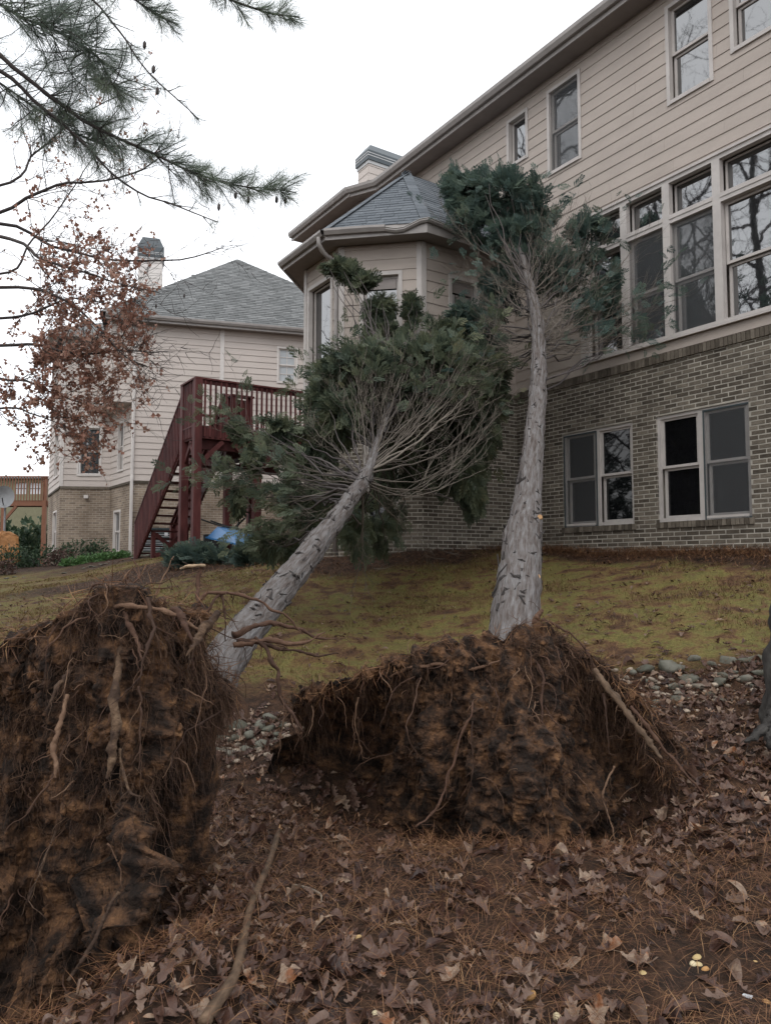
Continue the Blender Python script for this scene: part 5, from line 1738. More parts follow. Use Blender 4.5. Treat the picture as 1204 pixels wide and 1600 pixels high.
LEAF_S = [oak_leaf(6, 2.4, 0.5, 0.30, s) for s in range(3)]
def leaves_on(mb, pts, n, size, spread=0.022, clear=None):
    if clear:
        ppx = 602 + 1200 * pts[:, 0] / pts[:, 1]
        pts = pts[ppx < rng.normal(clear, 25, len(pts))]
    idx = rng.integers(0, len(pts), n)
    T = pts[idx] + rng.normal(0, spread, (n, 3))
    d = norm(rand_dirs(n) + np.array([0, 0, -0.7]))
    fr = frames(d, rng.uniform(0, 6.3, n))
    g = rng.integers(0, 3, n)
    for q in range(3):
        s = g == q
        mb.scatter(LEAF_S[q][0], LEAF_S[q][1], fr[s], T[s], rng.uniform(*size, s.sum()), rng.random(s.sum()))

# oak reaching in from the left
oak_x, oak_y = -8.6, 10.8
oz = float(gz(oak_x, oak_y, False))
oak = empty('oak_tree', (oak_x, oak_y, oz))
tag(oak, 'oak holding rust-brown dead leaves, its branches reaching in at the left edge', 'tree')
ob = MB()
OT = spline([(oak_x, oak_y, oz - 0.2), (oak_x + 0.05, oak_y, oz + 2.2), (oak_x, oak_y - 0.1, oz + 4.5), (oak_x - 0.1, oak_y - 0.1, oz + 7.5), (oak_x, oak_y, oz + 11)], 30)
ob.tubes(OT, np.linspace(0.26, 0.07, 30), 12)
ob.build('trunk', M['tbark'], oak, smooth=True)
obr, tips_lo, tips_hi = MB(), [], []
def px_limb(pts, Yoff=0.0):
    return np.array([at(p[0], p[1], p[2] + Yoff) for p in pts])
for (pts, r0, sub, lo) in (
    ([(-230, 430, 10.8), (0, 330, 10.6), (100, 285, 10.5), (200, 272, 10.4), (290, 222, 10.3)], 0.05, 13, 0),
    ([(-230, 380, 10.8), (0, 350, 11.0), (90, 390, 11.2), (180, 408, 11.3), (300, 402, 11.4), (350, 385, 11.4)], 0.05, 14, 0),
    ([(-230, 340, 10.8), (0, 368, 10.2), (60, 405, 10.0), (110, 420, 9.9), (180, 440, 9.8), (250, 460, 9.8)], 0.05, 14, 1),
    ([(-230, 470, 10.8), (0, 452, 10.4), (80, 460, 10.3), (150, 510, 10.2), (200, 560, 10.1), (230, 575, 10.1)], 0.045, 15, 1),
    ([(-230, 560, 10.8), (0, 540, 10.6), (70, 540, 10.5), (130, 555, 10.4), (200, 545, 10.4), (245, 548, 10.4)], 0.045, 14, 2),
    ([(-230, 600, 10.8), (0, 590, 10.8), (60, 600, 10.9), (120, 625, 11.0), (160, 640, 11.0)], 0.04, 14, 2),
    ([(-230, 650, 10.8), (0, 640, 10.6), (50, 650, 10.6), (100, 668, 10.6)], 0.035, 12, 2),
    ([(-230, 520, 10.8), (0, 500, 11.0), (60, 490, 11.2), (110, 470, 11.2), (170, 480, 11.3), (210, 500, 11.3)], 0.04, 13, 2),
    ([(-230, 300, 10.8), (0, 290, 11.0), (60, 240, 11.2), (130, 180, 11.2), (240, 130, 11.2)], 0.04, 10, 0),
    ([(-230, 420, 10.8), (0, 430, 10.8), (50, 380, 10.8), (110, 300, 10.8), (160, 220, 10.8)], 0.035, 10, 0)):
    P = spline(px_limb(pts), 22)
    P[:, 0:3] += 0.05 * np.stack([fbm(P * 1.7 + o, 2) for o in (2, 6, 11)], 1)
    tl = []
    grow_limb(obr, P, r0 * 0.62, 0.005, 0, int(sub * 2.2), tl, (0.35, 1.15), 0.3)
    (tips_lo if lo else tips_hi).append((lo, tl))
    a = np.vstack([OT[12 + 0] * 0 + np.array([oak_x, oak_y, P[0, 2] - 0.3]), P[0]])
    obr.tubes(branch_pts(a[0], a[1], 0, 0.03, 8), np.linspace(r0, r0 * 0.62, 8), 6, cap=False)
obr.build('branches', M['darktwig'], oak, smooth=True, kind='stuff')
olf = MB()
for lo, tl in tips_lo:
    pts = np.concatenate([t[0] for t in tl])
    leaves_on(olf, pts, 520 if lo == 2 else 270, (0.09, 0.16), clear=215)
for lo, tl in tips_hi:
    pts = np.concatenate([t[0] for t in tl])
    leaves_on(olf, pts, 60, (0.08, 0.13), clear=230)
olf.build('leaves', M['oakleaf'], oak, kind='stuff')

# pine reaching in from the upper left
pin_x, pin_y = -4.9, 5.3
pz = float(gz(pin_x, pin_y, False))
pine = empty('pine_tree', (pin_x, pin_y, pz))
tag(pine, 'pine with long needled green boughs hanging in at the top left corner', 'tree')
pb = MB()
pb.tubes(spline([(pin_x, pin_y, pz - 0.2), (pin_x + 0.05, pin_y, pz + 4), (pin_x, pin_y, pz + 8), (pin_x, pin_y, pz + 13)], 24), np.linspace(0.21, 0.05, 24), 12)
pb.build('trunk', M['tbark'], pine, smooth=True)
pl_br, tufts = MB(), []
def pine_limb(pts, r0, nb, spread, lens, t0=0.15, perb=4):
    P = spline(px_limb(pts), 26)
    P += 0.03 * np.stack([fbm(P * 2.3 + o, 2) for o in (3, 8, 14)], 1)
    pl_br.tubes(P, np.linspace(r0, 0.004, 26), 6, random.random())
    for k in range(nb):
        t = t0 + (1 - t0) * (k + random.random()) / nb
        i = min(int(t * 25), 24)
        d = norm(P[i + 1] - P[i])
        dd = norm(d * 0.9 + rand_dirs(1)[0] * spread)
        L = random.uniform(*lens) * (1.1 - 0.6 * t)
        B = [P[i]]
        for q in range(5):
            dd = norm(dd + rng.normal(0, 0.14, 3) + np.array([0, 0, 0.03]))
            B.append(B[-1] + dd * L / 5)
        B = np.array(B)
        pl_br.tubes(B, np.linspace(0.005, 0.0025, 6), 4, random.random(), cap=False)
        for q in range(perb):
            f = 0.35 + 0.65 * (q + 1) / perb
            j = min(int(f * 5), 4)
            tufts.append((B[j] + (B[j + 1] - B[j]) * (f * 5 - j), dd))
    tufts.append((P[-1], norm(P[-1] - P[-3])))
    return P
LP = [
    pine_limb([(-330, -60, 5.5), (-150, -20, 5.6), (0, 88, 5.7), (60, 132, 5.8), (140, 192, 5.9), (230, 236, 6.0), (300, 270, 6.1), (380, 290, 6.2), (462, 303, 6.3)], 0.022, 110, 0.95, (0.16, 0.55), 0.38, 4),
    pine_limb([(-330, -160, 5.4), (-150, -80, 5.5), (0, 10, 5.6), (80, 40, 5.6), (150, 80, 5.7), (190, 140, 5.7)], 0.014, 150, 1.1, (0.25, 0.8), 0.3, 4),
    pine_limb([(-330, -60, 5.5), (-150, 20, 5.8), (0, 130, 6.0), (90, 190, 6.1), (170, 230, 6.2)], 0.012, 90, 1.1, (0.25, 0.7), 0.35, 4),
    pine_limb([(-330, -240, 5.4), (-100, -220, 5.2), (120, -170, 5.0), (260, -60, 5.0), (330, -15, 5.0), (400, 12, 5.0), (470, 28, 5.0)], 0.022, 30, 0.8, (0.12, 0.3), 0.55, 3),
    pine_limb([(-330, -200, 5.4), (-100, -190, 5.3), (60, -120, 5.2), (160, -40, 5.2), (220, 10, 5.2), (270, 40, 5.2)], 0.02, 30, 0.8, (0.12, 0.35), 0.5, 3),
    pine_limb([(-330, -160, 5.4), (0, -120, 5.4), (130, -20, 5.4), (190, 50, 5.4), (240, 120, 5.4), (310, 182, 5.4)], 0.012, 13, 0.6, (0.1, 0.22), 0.5, 1),
    pine_limb([(-330, -30, 5.5), (-120, 60, 5.6), (0, 110, 5.7), (60, 160, 5.8), (120, 215, 5.9), (190, 285, 6.0), (260, 320, 6.0), (345, 346, 6.0)], 0.02, 16, 0.8, (0.15, 0.4), 0.45, 1)]
for P in LP:
    a = np.array([pin_x, pin_y, P[0, 2] - 0.1])
    pl_br.tubes(branch_pts(a, P[0], 0, 0.02, 6), np.full(6, 0.03), 6, cap=False)
pl_br.build('branches', M['darktwig'], pine, smooth=True, kind='stuff')
tp = np.array([t[0] for t in tufts])
td = np.array([t[1] for t in tufts])
NN = 30
Tn = np.repeat(tp, NN, axis=0)
dn_ = norm(np.repeat(td, NN, axis=0) * 0.75 + rand_dirs(len(Tn)) * 0.75 + np.array([0, 0, -0.08]))
Tn = Tn - np.repeat(td, NN, axis=0) * rng.uniform(0, 0.09, len(Tn))[:, None]
nm = MB()
ntv = np.array([(0, -0.008, 0), (0.5, -0.011, -0.02), (1, 0, -0.09), (0.5, 0.011, -0.02)])
nm.scatter(ntv, np.array([[0, 1, 2, 3]]), frames(dn_, rng.uniform(0, 6.3, len(Tn))), Tn, rng.uniform(0.07, 0.13, len(Tn)), np.repeat(rng.random(len(tp)), NN) * 0.8)
nm.build('needles', M['pine'], pine, kind='stuff')
# small cones hanging under the outer boughs
cv, cf = blob(5, 1, 0.15, (0.45, 0.45, 1))
for (px, py, Y) in ((320, 285, 6.08), (368, 305, 6.15), (388, 312, 6.2), (432, 312, 6.25), (446, 313, 6.28), (342, 323, 6.0), (288, 462, 9.7), (244, 478, 9.7), (226, 70, 5.3), (240, 108, 5.3), (246, 142, 5.4)):
    mb = MB()
    mb.add(cv * 0.034 + at(px, py, Y), cf)
    mb.build('cone', M['darktwig'], pine, smooth=True)

# big trunk at the right edge
rt_p = at(1266, 1130, 5.2)
rt = empty('tree_trunk', rt_p)
tag(rt, 'dark barked standing tree cut off by the right edge beside the stones', 'tree')
W = np.array([np.append(at(1264, 1230, 5.2), 0.36), np.append(at(1264, 1190, 5.2), 0.33), np.append(at(1260, 1140, 5.2), 0.27), np.append(at(1257, 1090, 5.2), 0.235), np.append(at(1260, 1000, 5.22), 0.215), np.append(at(1276, 880, 5.25), 0.20), np.append(at(1324, 500, 5.3), 0.18), np.append(at(1404, -200, 5.4), 0.14), np.append(at(1434, -900, 5.6), 0.06)])
Q = spline(W, 150)
mb = MB()
mb.tubes(Q[:, :3], Q[:, 3], 56)
V = mb.V[0]
nn = norm(V - np.repeat(Q[:, :3], 56, axis=0))
low = np.clip(1 - (V[:, 2] - rt_p[2]) / 0.45, 0, 1)
mb.V[0] = V + nn * (0.05 * fbm(V * np.array([16, 16, 2.5]), 3) + 0.09 * low * np.clip(fbm(V * np.array([4, 4, 0.3]) + 4, 2), 0, 1))[:, None]
mb.build('trunk', M['tbark'], rt, smooth=True)
for pts in ([(1228, 1100, 5.1, 0.07), (1202, 1128, 4.95, 0.055), (1178, 1150, 4.85, 0.03), (1160, 1160, 4.8, 0.01)], [(1225, 1130, 5.0, 0.08), (1218, 1150, 4.85, 0.06), (1204, 1165, 4.75, 0.03)], [(1240, 1140, 5.0, 0.08), (1230, 1170, 4.8, 0.05), (1222, 1190, 4.7, 0.02)]):
    thick_root(rt, pts, 'tbark', name='surface_root')
rtb, rtips = MB(), []
for k in range(9):
    z = 6.5 + k * 0.7
    p0 = Q[np.argmin(np.abs(Q[:, 2] - z)), :3]
    a = k * 2.4
    P = branch_pts(p0, p0 + np.array([2.2 * math.cos(a) + 1.2, 2.2 * math.sin(a), 1.0]), 0, 0.05, 16)
    grow_limb(rtb, P, 0.045, 0.008, 0, 7, rtips)
rtb.build('branches', M['darktwig'], rt, smooth=True, kind='stuff')

# evergreens and bare trees standing out of frame to the left: they show in the window glass
def evergreen(x, y, h, rad, label):
    z = float(gz(x, y, False))
    e = empty('evergreen_tree', (x, y, z))
    tag(e, label, 'tree', 'trees mirrored in the windows')
    mb = MB()
    mb.tubes(spline([(x, y, z - 0.2), (x, y, z + h * 0.5), (x, y, z + h)], 10), np.linspace(0.2, 0.03, 10), 8)
    mb.build('trunk', M['tbark'], e, smooth=True)
    fo = MB()
    for k in range(9):
        f = (k + 0.5) / 9
        foliage(fo, (x, y, z + 0.6 + (h - 0.6) * f), (rad * (1.05 - 0.85 * f), rad * (1.05 - 0.85 * f), h / 9), int(190 * (1.15 - f)), (0, 0, 0.6), size=(0.5, 0.95), droop=0.1, shell=0.4)
    fo.build('foliage', M['cypress'], e, kind='stuff')
    return e
def copy_tree(o, loc, rz, label, group=None):
    c = o.copy()
    COL.objects.link(c)
    c.location = loc
    c.rotation_euler = (0, 0, rz)
    c['label'] = label
    if group:
        c['group'] = group
    for ch in list(o.children):
        d = ch.copy()
        COL.objects.link(d)
        d.parent = c
        for g in ch.children:
            h = g.copy()
            COL.objects.link(h)
            h.parent = d
    return c
EVG = 'evergreen out of frame to the left, mirrored in the house windows'
ev1 = evergreen(-13.0, 9.0, 11.0, 2.3, EVG)
for (x, y, a, s) in ((-16.5, 12.5, 1.0, 1.1), (-11.8, 4.2, 2.2, 0.9), (-18.5, 16.5, 3.0, 1.15), (-15.0, 5.5, 4.0, 1.0)):
    c = copy_tree(ev1, (x, y, float(gz(x, y, False))), a, EVG, 'trees mirrored in the windows')
    c.scale = (s, s, s)
def bare_tree(x, y, h, label):
    z = float(gz(x, y, False))
    e = empty('bare_tree', (x, y, z))
    tag(e, label, 'tree', 'bare trees mirrored in the windows')
    T_ = spline([(x, y, z - 0.2), (x + 0.1, y, z + h * 0.4), (x - 0.1, y + 0.1, z + h * 0.75), (x, y, z + h)], 24)
    mb = MB()
    mb.tubes(T_, np.linspace(0.17, 0.03, 24), 9)
    mb.build('trunk', M['tbark'], e, smooth=True)
    br, tl = MB(), []
    for k in range(22):
        i = 5 + int(18 * k / 22)
        a = k * 2.4
        L = random.uniform(2.2, 3.6) * (1.25 - k / 30)
        P = branch_pts(T_[i], T_[i] + np.array([L * math.cos(a), L * math.sin(a), L * 0.75]), 0, 0.06, 16)
        grow_limb(br, P, 0.045, 0.012, 0, 9, tl, (0.6, 1.6))
    br.build('branches', M['darktwig'], e, smooth=True, kind='stuff')
    return e
BTL = 'bare leafless tree out of frame to the left, mirrored in the house windows'
bt1 = bare_tree(-11.5, 11.5, 13.0, BTL)
for (x, y, a, s_) in ((-13.5, 7.2, 1.1, 1.0), (-15.0, 13.5, 2.3, 1.15), (-12.3, 15.8, 3.1, 0.9), (-21.5, 18.8, 4.2, 1.9), (-20.0, 9.0, 5.0, 1.8), (-23.0, 13.0, 1.7, 2.0), (-19.0, 5.0, 0.2, 1.7), (-14.2, 18.4, 0.4, 0.95)):
    c = copy_tree(bt1, (x, y, float(gz(x, y, False))), a, BTL, 'bare trees mirrored in the windows')
    c.scale = (s_, s_, s_)
OKL = 'leaf-holding oak out of frame to the left, mirrored in the house windows'
for (x, y, a) in ((-17.5, 20.5, 2.6), (-15.5, 15.5, 0.9), (-20.5, 10.0, 4.0)):
    copy_tree(oak, (x, y, float(gz(x, y, False))), a, OKL, 'oaks mirrored in the windows')

# ------------------------------------------------------------------ ground cover
def ground_hit(px, py):
    lo, hi = 1.2, 60.0
    for Y in np.arange(1.6, 60, 0.04):
        p = at(px, py, Y)
        if p[2] <= float(gz(p[0], p[1])):
            return p
    return at(px, py, 8)

def gn(x, y, e=0.03):
    zx = (gz(x + e, y) - gz(x - e, y)) / (2 * e)
    zy = (gz(x, y + e) - gz(x, y - e)) / (2 * e)
    return norm(np.stack([-zx, -zy, np.ones_like(zx)], -1))

def in_frame(n, y0, y1, pw=1.0, m=0.4):
    y = y0 + (y1 - y0) * rng.random(n) ** pw
    x = rng.uniform(-1, 1, n) * (0.52 * y + m)
    return x, y

LEAF = [oak_leaf(20, 3.6, 0.4, 0.27, 1, 0.34), oak_leaf(20, 3.1, 0.5, 0.30, 2, 0.36), oak_leaf(16, 3.3, 0.7, 0.25, 3, 0.24), oak_leaf(9, 0.4, 0.8, 0.22, 4, 0.1), oak_leaf(18, 3.8, 1.1, 0.28, 5, 0.28), oak_leaf(16, 2.7, 0.5, 0.32, 6, 0.26), oak_leaf(9, 1.2, 1.6, 0.26, 7, 0.2), oak_leaf(8, 0.3, 1.2, 0.3, 8, 0.05), oak_leaf(14, 2.2, 1.0, 0.42, 9, 0.2)]
LEAFME = []
for k, (v, f) in enumerate(LEAF):
    me = raw_mesh('leaf', v, [f], np.zeros(len(v)))
    me.materials.append(M['leaf'])
    LEAFME.append(me)
def litter(n, y0, y1, pw, size, lift, tilt, mb, mask=None):
    x, y = in_frame(n, y0, y1, pw)
    dens = fbm(np.stack([x * 0.9, y * 0.9, x * 0], -1) + 7, 2)
    bare = np.exp(-(((x - 1.05) / 0.45) ** 2 + ((y - 2.72) / 0.3) ** 2))
    k = (rng.random(n) < np.clip(0.74 + 0.75 * dens - 0.95 * bare, 0.06, 1))
    if mask is not None:
        k &= mask(x, y)
    x, y = x[k], y[k]
    n = len(x)
    T = np.stack([x, y, gz(x, y)], -1)
    N = gn(x, y)
    up = norm(N + rand_dirs(n) * tilt * rng.random(n)[:, None])
    d = norm(np.cross(up, rand_dirs(n)))
    fr = np.stack([d, np.cross(up, d), up], 2)
    T = T + N * rng.uniform(0.004, lift, n)[:, None]
    sz = size[0] + (size[1] - size[0]) * rng.random(n) ** 1.4
    return T, fr, sz
lm = MB()
msk = lambda x, y: (y < 6.4) | (rng.random(len(x)) < 0.1)
T, fr, sz = litter(13000, 2.15, 6.9, 0.8, (0.03, 0.12), 0.024, 0.42, lm, msk)
T[:, 2] += 0.0
g = rng.integers(0, len(LEAF), len(T))
for q in range(len(LEAF)):
    s = g == q
    lm.scatter(LEAF[q][0], LEAF[q][1], fr[s], T[s], sz[s], rng.random(s.sum()) * 0.93)
# a few more over the lawn
x, y = in_frame(700, 6.9, 14, 1)
T2 = np.stack([x, y, gz(x, y) + 0.03], -1)
fr2 = frames(rand_dirs(700) * np.array([1, 1, 0.2]), rng.uniform(-0.4, 0.4, 700))
lm.scatter(LEAF[2][0], LEAF[2][1], fr2, T2, rng.uniform(0.05, 0.10, 700), rng.random(700))
# dark sprigs, cones and clumps of debris strewn over the lawn
x, y = in_frame(1500, 6.6, 15, 1)
k = fbm(np.stack([x * 0.7, y * 0.7, x * 0], -1) + 90, 2) > -0.1
x, y = x[k], y[k]
T3 = np.stack([x, y, gz(x, y) + 0.02], -1)
fr3 = frames(rand_dirs(len(x)) * np.array([1, 1, 0.3]), rng.uniform(-0.6, 0.6, len(x)))
lm.scatter(LEAF[4][0], LEAF[4][1], fr3, T3, rng.uniform(0.03, 0.09, len(x)), rng.random(len(x)) * 0.5)
lo_ = lm.build('leaf_litter', M['leaf'], None, kind='stuff')
tag(lo_, 'wet brown fallen leaves carpeting the foreground', 'leaf litter')
T, fr, sz = litter(620, 2.2, 4.6, 1.1, (0.07, 0.125), 0.035, 0.5, lm, None)
T, fr, sz = T[:280], fr[:280], sz[:280]
for k in range(len(T)):
    m3 = Matrix(fr[k].tolist()).to_euler()
    o = inst('leaf', random.choice(LEAFME), ground, T[k], m3, (sz[k],) * 3)
# leaves singled out in the photograph
for (px, py, s, kx, rz) in ((905, 1575, 0.17, 0, 0.4), (822, 1540, 0.15, 1, 1.9), (1128, 1478, 0.13, 3, -0.6), (1000, 1520, 0.14, 1, -0.5), (1095, 1310, 0.2, 5, 1.4), (800, 1575, 0.12, 4, 2.0), (1070, 1590, 0.16, 2, 0.2), (700, 1390, 0.16, 1, 0.8), (745, 1425, 0.15, 2, 2.4), (430, 1245, 0.15, 4, 0.5), (440, 1278, 0.13, 3, 0.1), (620, 1490, 0.13, 0, 1.1), (610, 1320, 0.15, 2, 1.5), (530, 1320, 0.13, 3, 0.2)):
    p = ground_hit(px, py)
    inst('leaf', LEAFME[kx], ground, p + np.array([0, 0, 0.035]), (random.uniform(-.2, .4), random.uniform(-.3, .3), rz), (s,) * 3)

# pine straw
ntv2 = np.array([(0, -0.5, 0), (0.5, -0.5, 0.06), (1, 0, 0), (0.5, 0.5, 0.06)])
def straw(n, x, y, lmin, lmax, lift, w=0.0022, zoff=0.0, tilt=0.35):
    z = gz(x, y) + rng.uniform(0.002, lift, n) + zoff
    T = np.stack([x, y, z], -1)
    a = rng.uniform(0, 2 * PI, n) + 0.8 * fbm(np.stack([x * 1.2, y * 1.2, x * 0], -1), 2)
    d = norm(np.stack([np.cos(a), np.sin(a), rng.normal(0.02, tilt, n)], -1))
    L = rng.uniform(lmin, lmax, n)
    y_ax = norm(np.cross(np.array([[0, 0, 1.0]]), d))
    zz = np.cross(d, y_ax)
    V = np.empty((n, 4, 3))
    for q in range(4):
        V[:, q] = T + d * (ntv2[q, 0] * L)[:, None] + y_ax * (ntv2[q, 1] * w) + zz * (ntv2[q, 2] * L)[:, None]
    F = np.arange(n * 4).reshape(n, 4)
    return V.reshape(-1, 3), F
sm = MB()
n = 60000
x, y = in_frame(n, 2.1, 6.5, 0.9)
cl = fbm(np.stack([x * 1.7, y * 1.7, x * 0], -1) + 21, 2)
k = rng.random(n) < np.clip(0.5 + 0.75 * cl + 0.25 * (x > 0.5), 0.08, 1)
x, y = x[k], y[k]
V, F = straw(len(x), x, y, 0.06, 0.17, 0.055)
sm.add(V, F, np.repeat(rng.random(len(x)) * 0.95, 4))
# mulch strip along the walls
n = 16000
s_ = rng.uniform(-4.6, 1.2, n)
q_ = np.abs(rng.normal(0.35, 0.42, n))
pp = HP0[None] + s_[:, None] * HD[None] + q_[:, None] * HN[None]
V, F = straw(n, pp[:, 0], pp[:, 1], 0.10, 0.22, 0.05, 0.005)
sm.add(V, F, np.repeat(rng.random(n) * 0.6, 4))
n = 7000
x, y = rng.uniform(-3.2, 2.2, n), rng.uniform(11.3, 13.6, n)
V, F = straw(n, x, y, 0.10, 0.2, 0.04, 0.005)
sm.add(V, F, np.repeat(rng.random(n) * 0.55, 4))
n = 6000
x, y = rng.normal(-4.2, 1.6, n), rng.normal(15.6, 1.3, n)
V, F = straw(n, x, y, 0.10, 0.22, 0.04, 0.006)
sm.add(V, F, np.repeat(rng.random(n) * 0.7, 4))
# scattered over the lawn
n = 16000
x, y = in_frame(n, 6.5, 13, 0.8)
V, F = straw(n, x, y, 0.08, 0.18, 0.03, 0.003)
sm.add(V, F, np.repeat(rng.random(n) * 0.9, 4))
# lying on the two root plates
for (S_, N_, nb3) in ((PS2, PN2, nb2_), (PS1, PN1, nb1_)):
    n = 2600
    r_ = np.clip((nb3 - np.abs(rng.normal(0, 4.5, n)) + 3).astype(int), 0, S_.shape[0] - 1)
    c_ = rng.integers(2, S_.shape[1] - 2, n)
    T = S_[r_, c_] + N_[r_, c_] * 0.01
    fr = frames(norm(rand_dirs(n) + np.array([0, -0.2, -0.25])), rng.uniform(0, 6, n))
    sm.scatter(np.array([(0, -0.012, 0), (0.5, -0.012, 0.05), (1, 0, -0.05), (0.5, 0.012, 0.05)]), np.array([[0, 1, 2, 3]]), fr, T, rng.uniform(0.06, 0.16, n), rng.random(n) * 0.7)
so_ = sm.build('pine_straw', M['needle'], None, kind='stuff')
tag(so_, 'reddish brown pine straw strewn over soil and along the wall', 'pine straw')

# grass and moss
n = 210000
x, y = in_frame(n, 6.4, 20, 1.35, 0.6)
k = rng.random(n) < zone_lawn(x, y) * np.clip(0.4 + 1.3 * fbm(np.stack([x * 1.4, y * 1.4, x * 0], -1) + 40, 3), 0.04, 1)
x, y = x[k], y[k]
n = len(x)
hg = rng.uniform(0.015, 0.06, n) * (1 + 0.5 * fbm(np.stack([x, y, x * 0], -1) * 2, 2))
tuft = np.exp(-(((x - at(540, 962, 8.9)[0]) / 0.12) ** 2 + ((y - 9.2) / 0.18) ** 2)) + 0.5 * np.exp(-(((x - 4.0) / 0.6) ** 2 + ((y - 10.4) / 0.4) ** 2))
hg = hg * (1 + 1.6 * tuft)
T = np.stack([x, y, gz(x, y) - 0.004], -1)
a = rng.uniform(0, 2 * PI, n)
lean = norm(np.stack([np.cos(a) * 0.7, np.sin(a) * 0.7, rng.uniform(0.5, 1.2, n)], -1))
sd_ = np.stack([-np.sin(a), np.cos(a), a * 0], -1) * (0.0045 + 0.0012 * (y - 6))[:, None] * 0.6
V = np.stack([T - sd_, T + sd_, T + lean * hg[:, None]], 1).reshape(-1, 3)
gm = MB()
rv = np.clip(rng.normal(0.42, 0.2, n) + 0.55 * np.clip(tuft, 0, 1), 0, 0.99)
gm.add(V, np.arange(n * 3).reshape(n, 3), np.repeat(rv, 3))
go = gm.build('lawn_grass', M['grass'], None, kind='stuff')
tag(go, 'thin yellowish moss and grass on the sloping lawn', 'grass')

# dry creek bed
cr_ = MB()
gtv, gtf = blob(2, 1, 0.25, (1, 0.8, 0.55))
n = 900
x = rng.uniform(-1.9, 3.4, n)
y = 6.12 + 0.12 * np.sin(x * 1.4) + rng.normal(0, 0.17, n)
T = np.stack([x, y, gz(x, y) + 0.005], -1)
cr_.scatter(gtv, gtf, frames(norm(rand_dirs(n) * np.array([1, 1, 0.2])), rng.uniform(-.4, .4, n)), T, rng.gamma(2, 0.009, n).clip(0.006, 0.035), rng.random(n))
creek = cr_.build('dry_creek_bed', M['gravel'], None, smooth=True)
tag(creek, kind='structure')
STM = []
for k in range(8):
    v, f = blob(k + 60, 2, 0.4, (1.0, random.uniform(0.55, 0.85), random.uniform(0.3, 0.5)))
    for _ in range(6):                                       # broken flat facets
        dq = rand_dirs(1)[0]
        ex = np.clip(v @ dq - 0.55 * np.abs(v @ dq).max(), 0, None)
        v = v - ex[:, None] * dq * 0.9
    me = raw_mesh('stone', v, [f], np.zeros(len(v)), None, True)
    me.materials.append(M['stone'])
    STM.append(me)
def stone(x, y, s, flat=1.0):
    z = float(gz(x, y))
    inst('stone', random.choice(STM), creek, (x, y, z + s * 0.06), (random.uniform(-.15, .15), random.uniform(-.15, .15), random.uniform(0, 6.3)), (s, s, s * flat))
for (px, py, w) in ((1010, 1052, 26), (1045, 1046, 40), (1080, 1032, 20), (1075, 1062, 32), (1110, 1040, 24), (1135, 1035, 30), (1160, 1036, 22), (1175, 1034, 26), (1125, 1070, 30), (1090, 1075, 26), (1020, 1075, 20), (1005, 1068, 18), (1190, 1055, 22), (1160, 1062, 22), (1145, 1052, 16), (1050, 1078, 16), (990, 1055, 18),
                    (375, 1140, 36), (404, 1135, 26), (366, 1158, 28), (392, 1150, 24), (347, 1155, 20), (420, 1142, 24), (432, 1150, 20), (425, 1128, 20), (345, 1175, 28), (385, 1172, 22), (410, 1165, 26), (440, 1135, 22), (332, 1170, 22), (360, 1180, 26), (430, 1160, 18)):
    p = ground_hit(px, py)
    stone(p[0], p[1], w / 1200 * p[1] * 0.7)
for k in range(70):
    x = random.uniform(-1.8, 3.3)
    stone(x, 6.12 + 0.12 * math.sin(x * 1.4) + random.gauss(0, 0.2), random.uniform(0.03, 0.085))
for k in range(46):                                            # stones edging the neighbour's bed
    t = random.random()
    x, y = -10.2 + 4.4 * t, 20.5 + 1.2 * t + random.gauss(0, 0.35)
    stone(x, y, random.uniform(0.03, 0.12), 0.5)

# fallen stick in the foreground
def ground_stick(pts, name, label, rad, m='stick', lift=0.03, tip=None):
    W = []
    for (px, py), r in zip(pts, rad):
        p = ground_hit(px, py)
        W.append([p[0], p[1], p[2] + lift, r])
    Q = spline(np.array(W), 30)
    mb = MB()
    o = empty(name, W[0][:3])
    mb.tubes(Q[:, :3], Q[:, 3] * (1 + 0.12 * fbm(Q[:, :3] * 20, 2)), 9)
    mb.build('stem', M[m], o, smooth=True)
    if tip:
        t = MB()
        e = Q[0, :3]
        d = norm(Q[0, :3] - Q[3, :3])
        for k in range(5):
            s = rng.normal(0, 0.004, 3)
            t.tubes([[e + s, e + s + d * 0.02, e + d * random.uniform(0.03, 0.07) + s * 2]], [0.006, 0.005, 0.0008], 5)
        t.build('splintered_end', M['cutwood'], o)
    tag(o, label, 'branch')
ground_stick([(436, 1312), (420, 1365), (405, 1400), (390, 1440), (378, 1500), (366, 1548), (340, 1590), (318, 1625)], 'broken_branch', 'bent pale broken branch with splintered tip on the foreground soil', [0.014, 0.017, 0.016, 0.016, 0.017, 0.018, 0.02, 0.022], lift=0.05, tip=True)
ground_stick([(645, 1498), (668, 1482), (690, 1472), (722, 1468)], 'fallen_twig', 'thin bare curved twig lying on pine straw, lower centre', [0.002, 0.0035, 0.0035, 0.003], 'root', 0.03)
ground_stick([(458, 1392), (480, 1398), (500, 1408), (502, 1420)], 'fallen_twig', 'short pale hooked twig beside the bent broken branch', [0.003, 0.005, 0.005, 0.002], 'gravel', 0.03)
ground_stick([(395, 1596), (408, 1585), (416, 1578)], 'wood_chip', 'short split chip of pale wood at the bottom edge', [0.004, 0.012, 0.006], 'stick', 0.02)

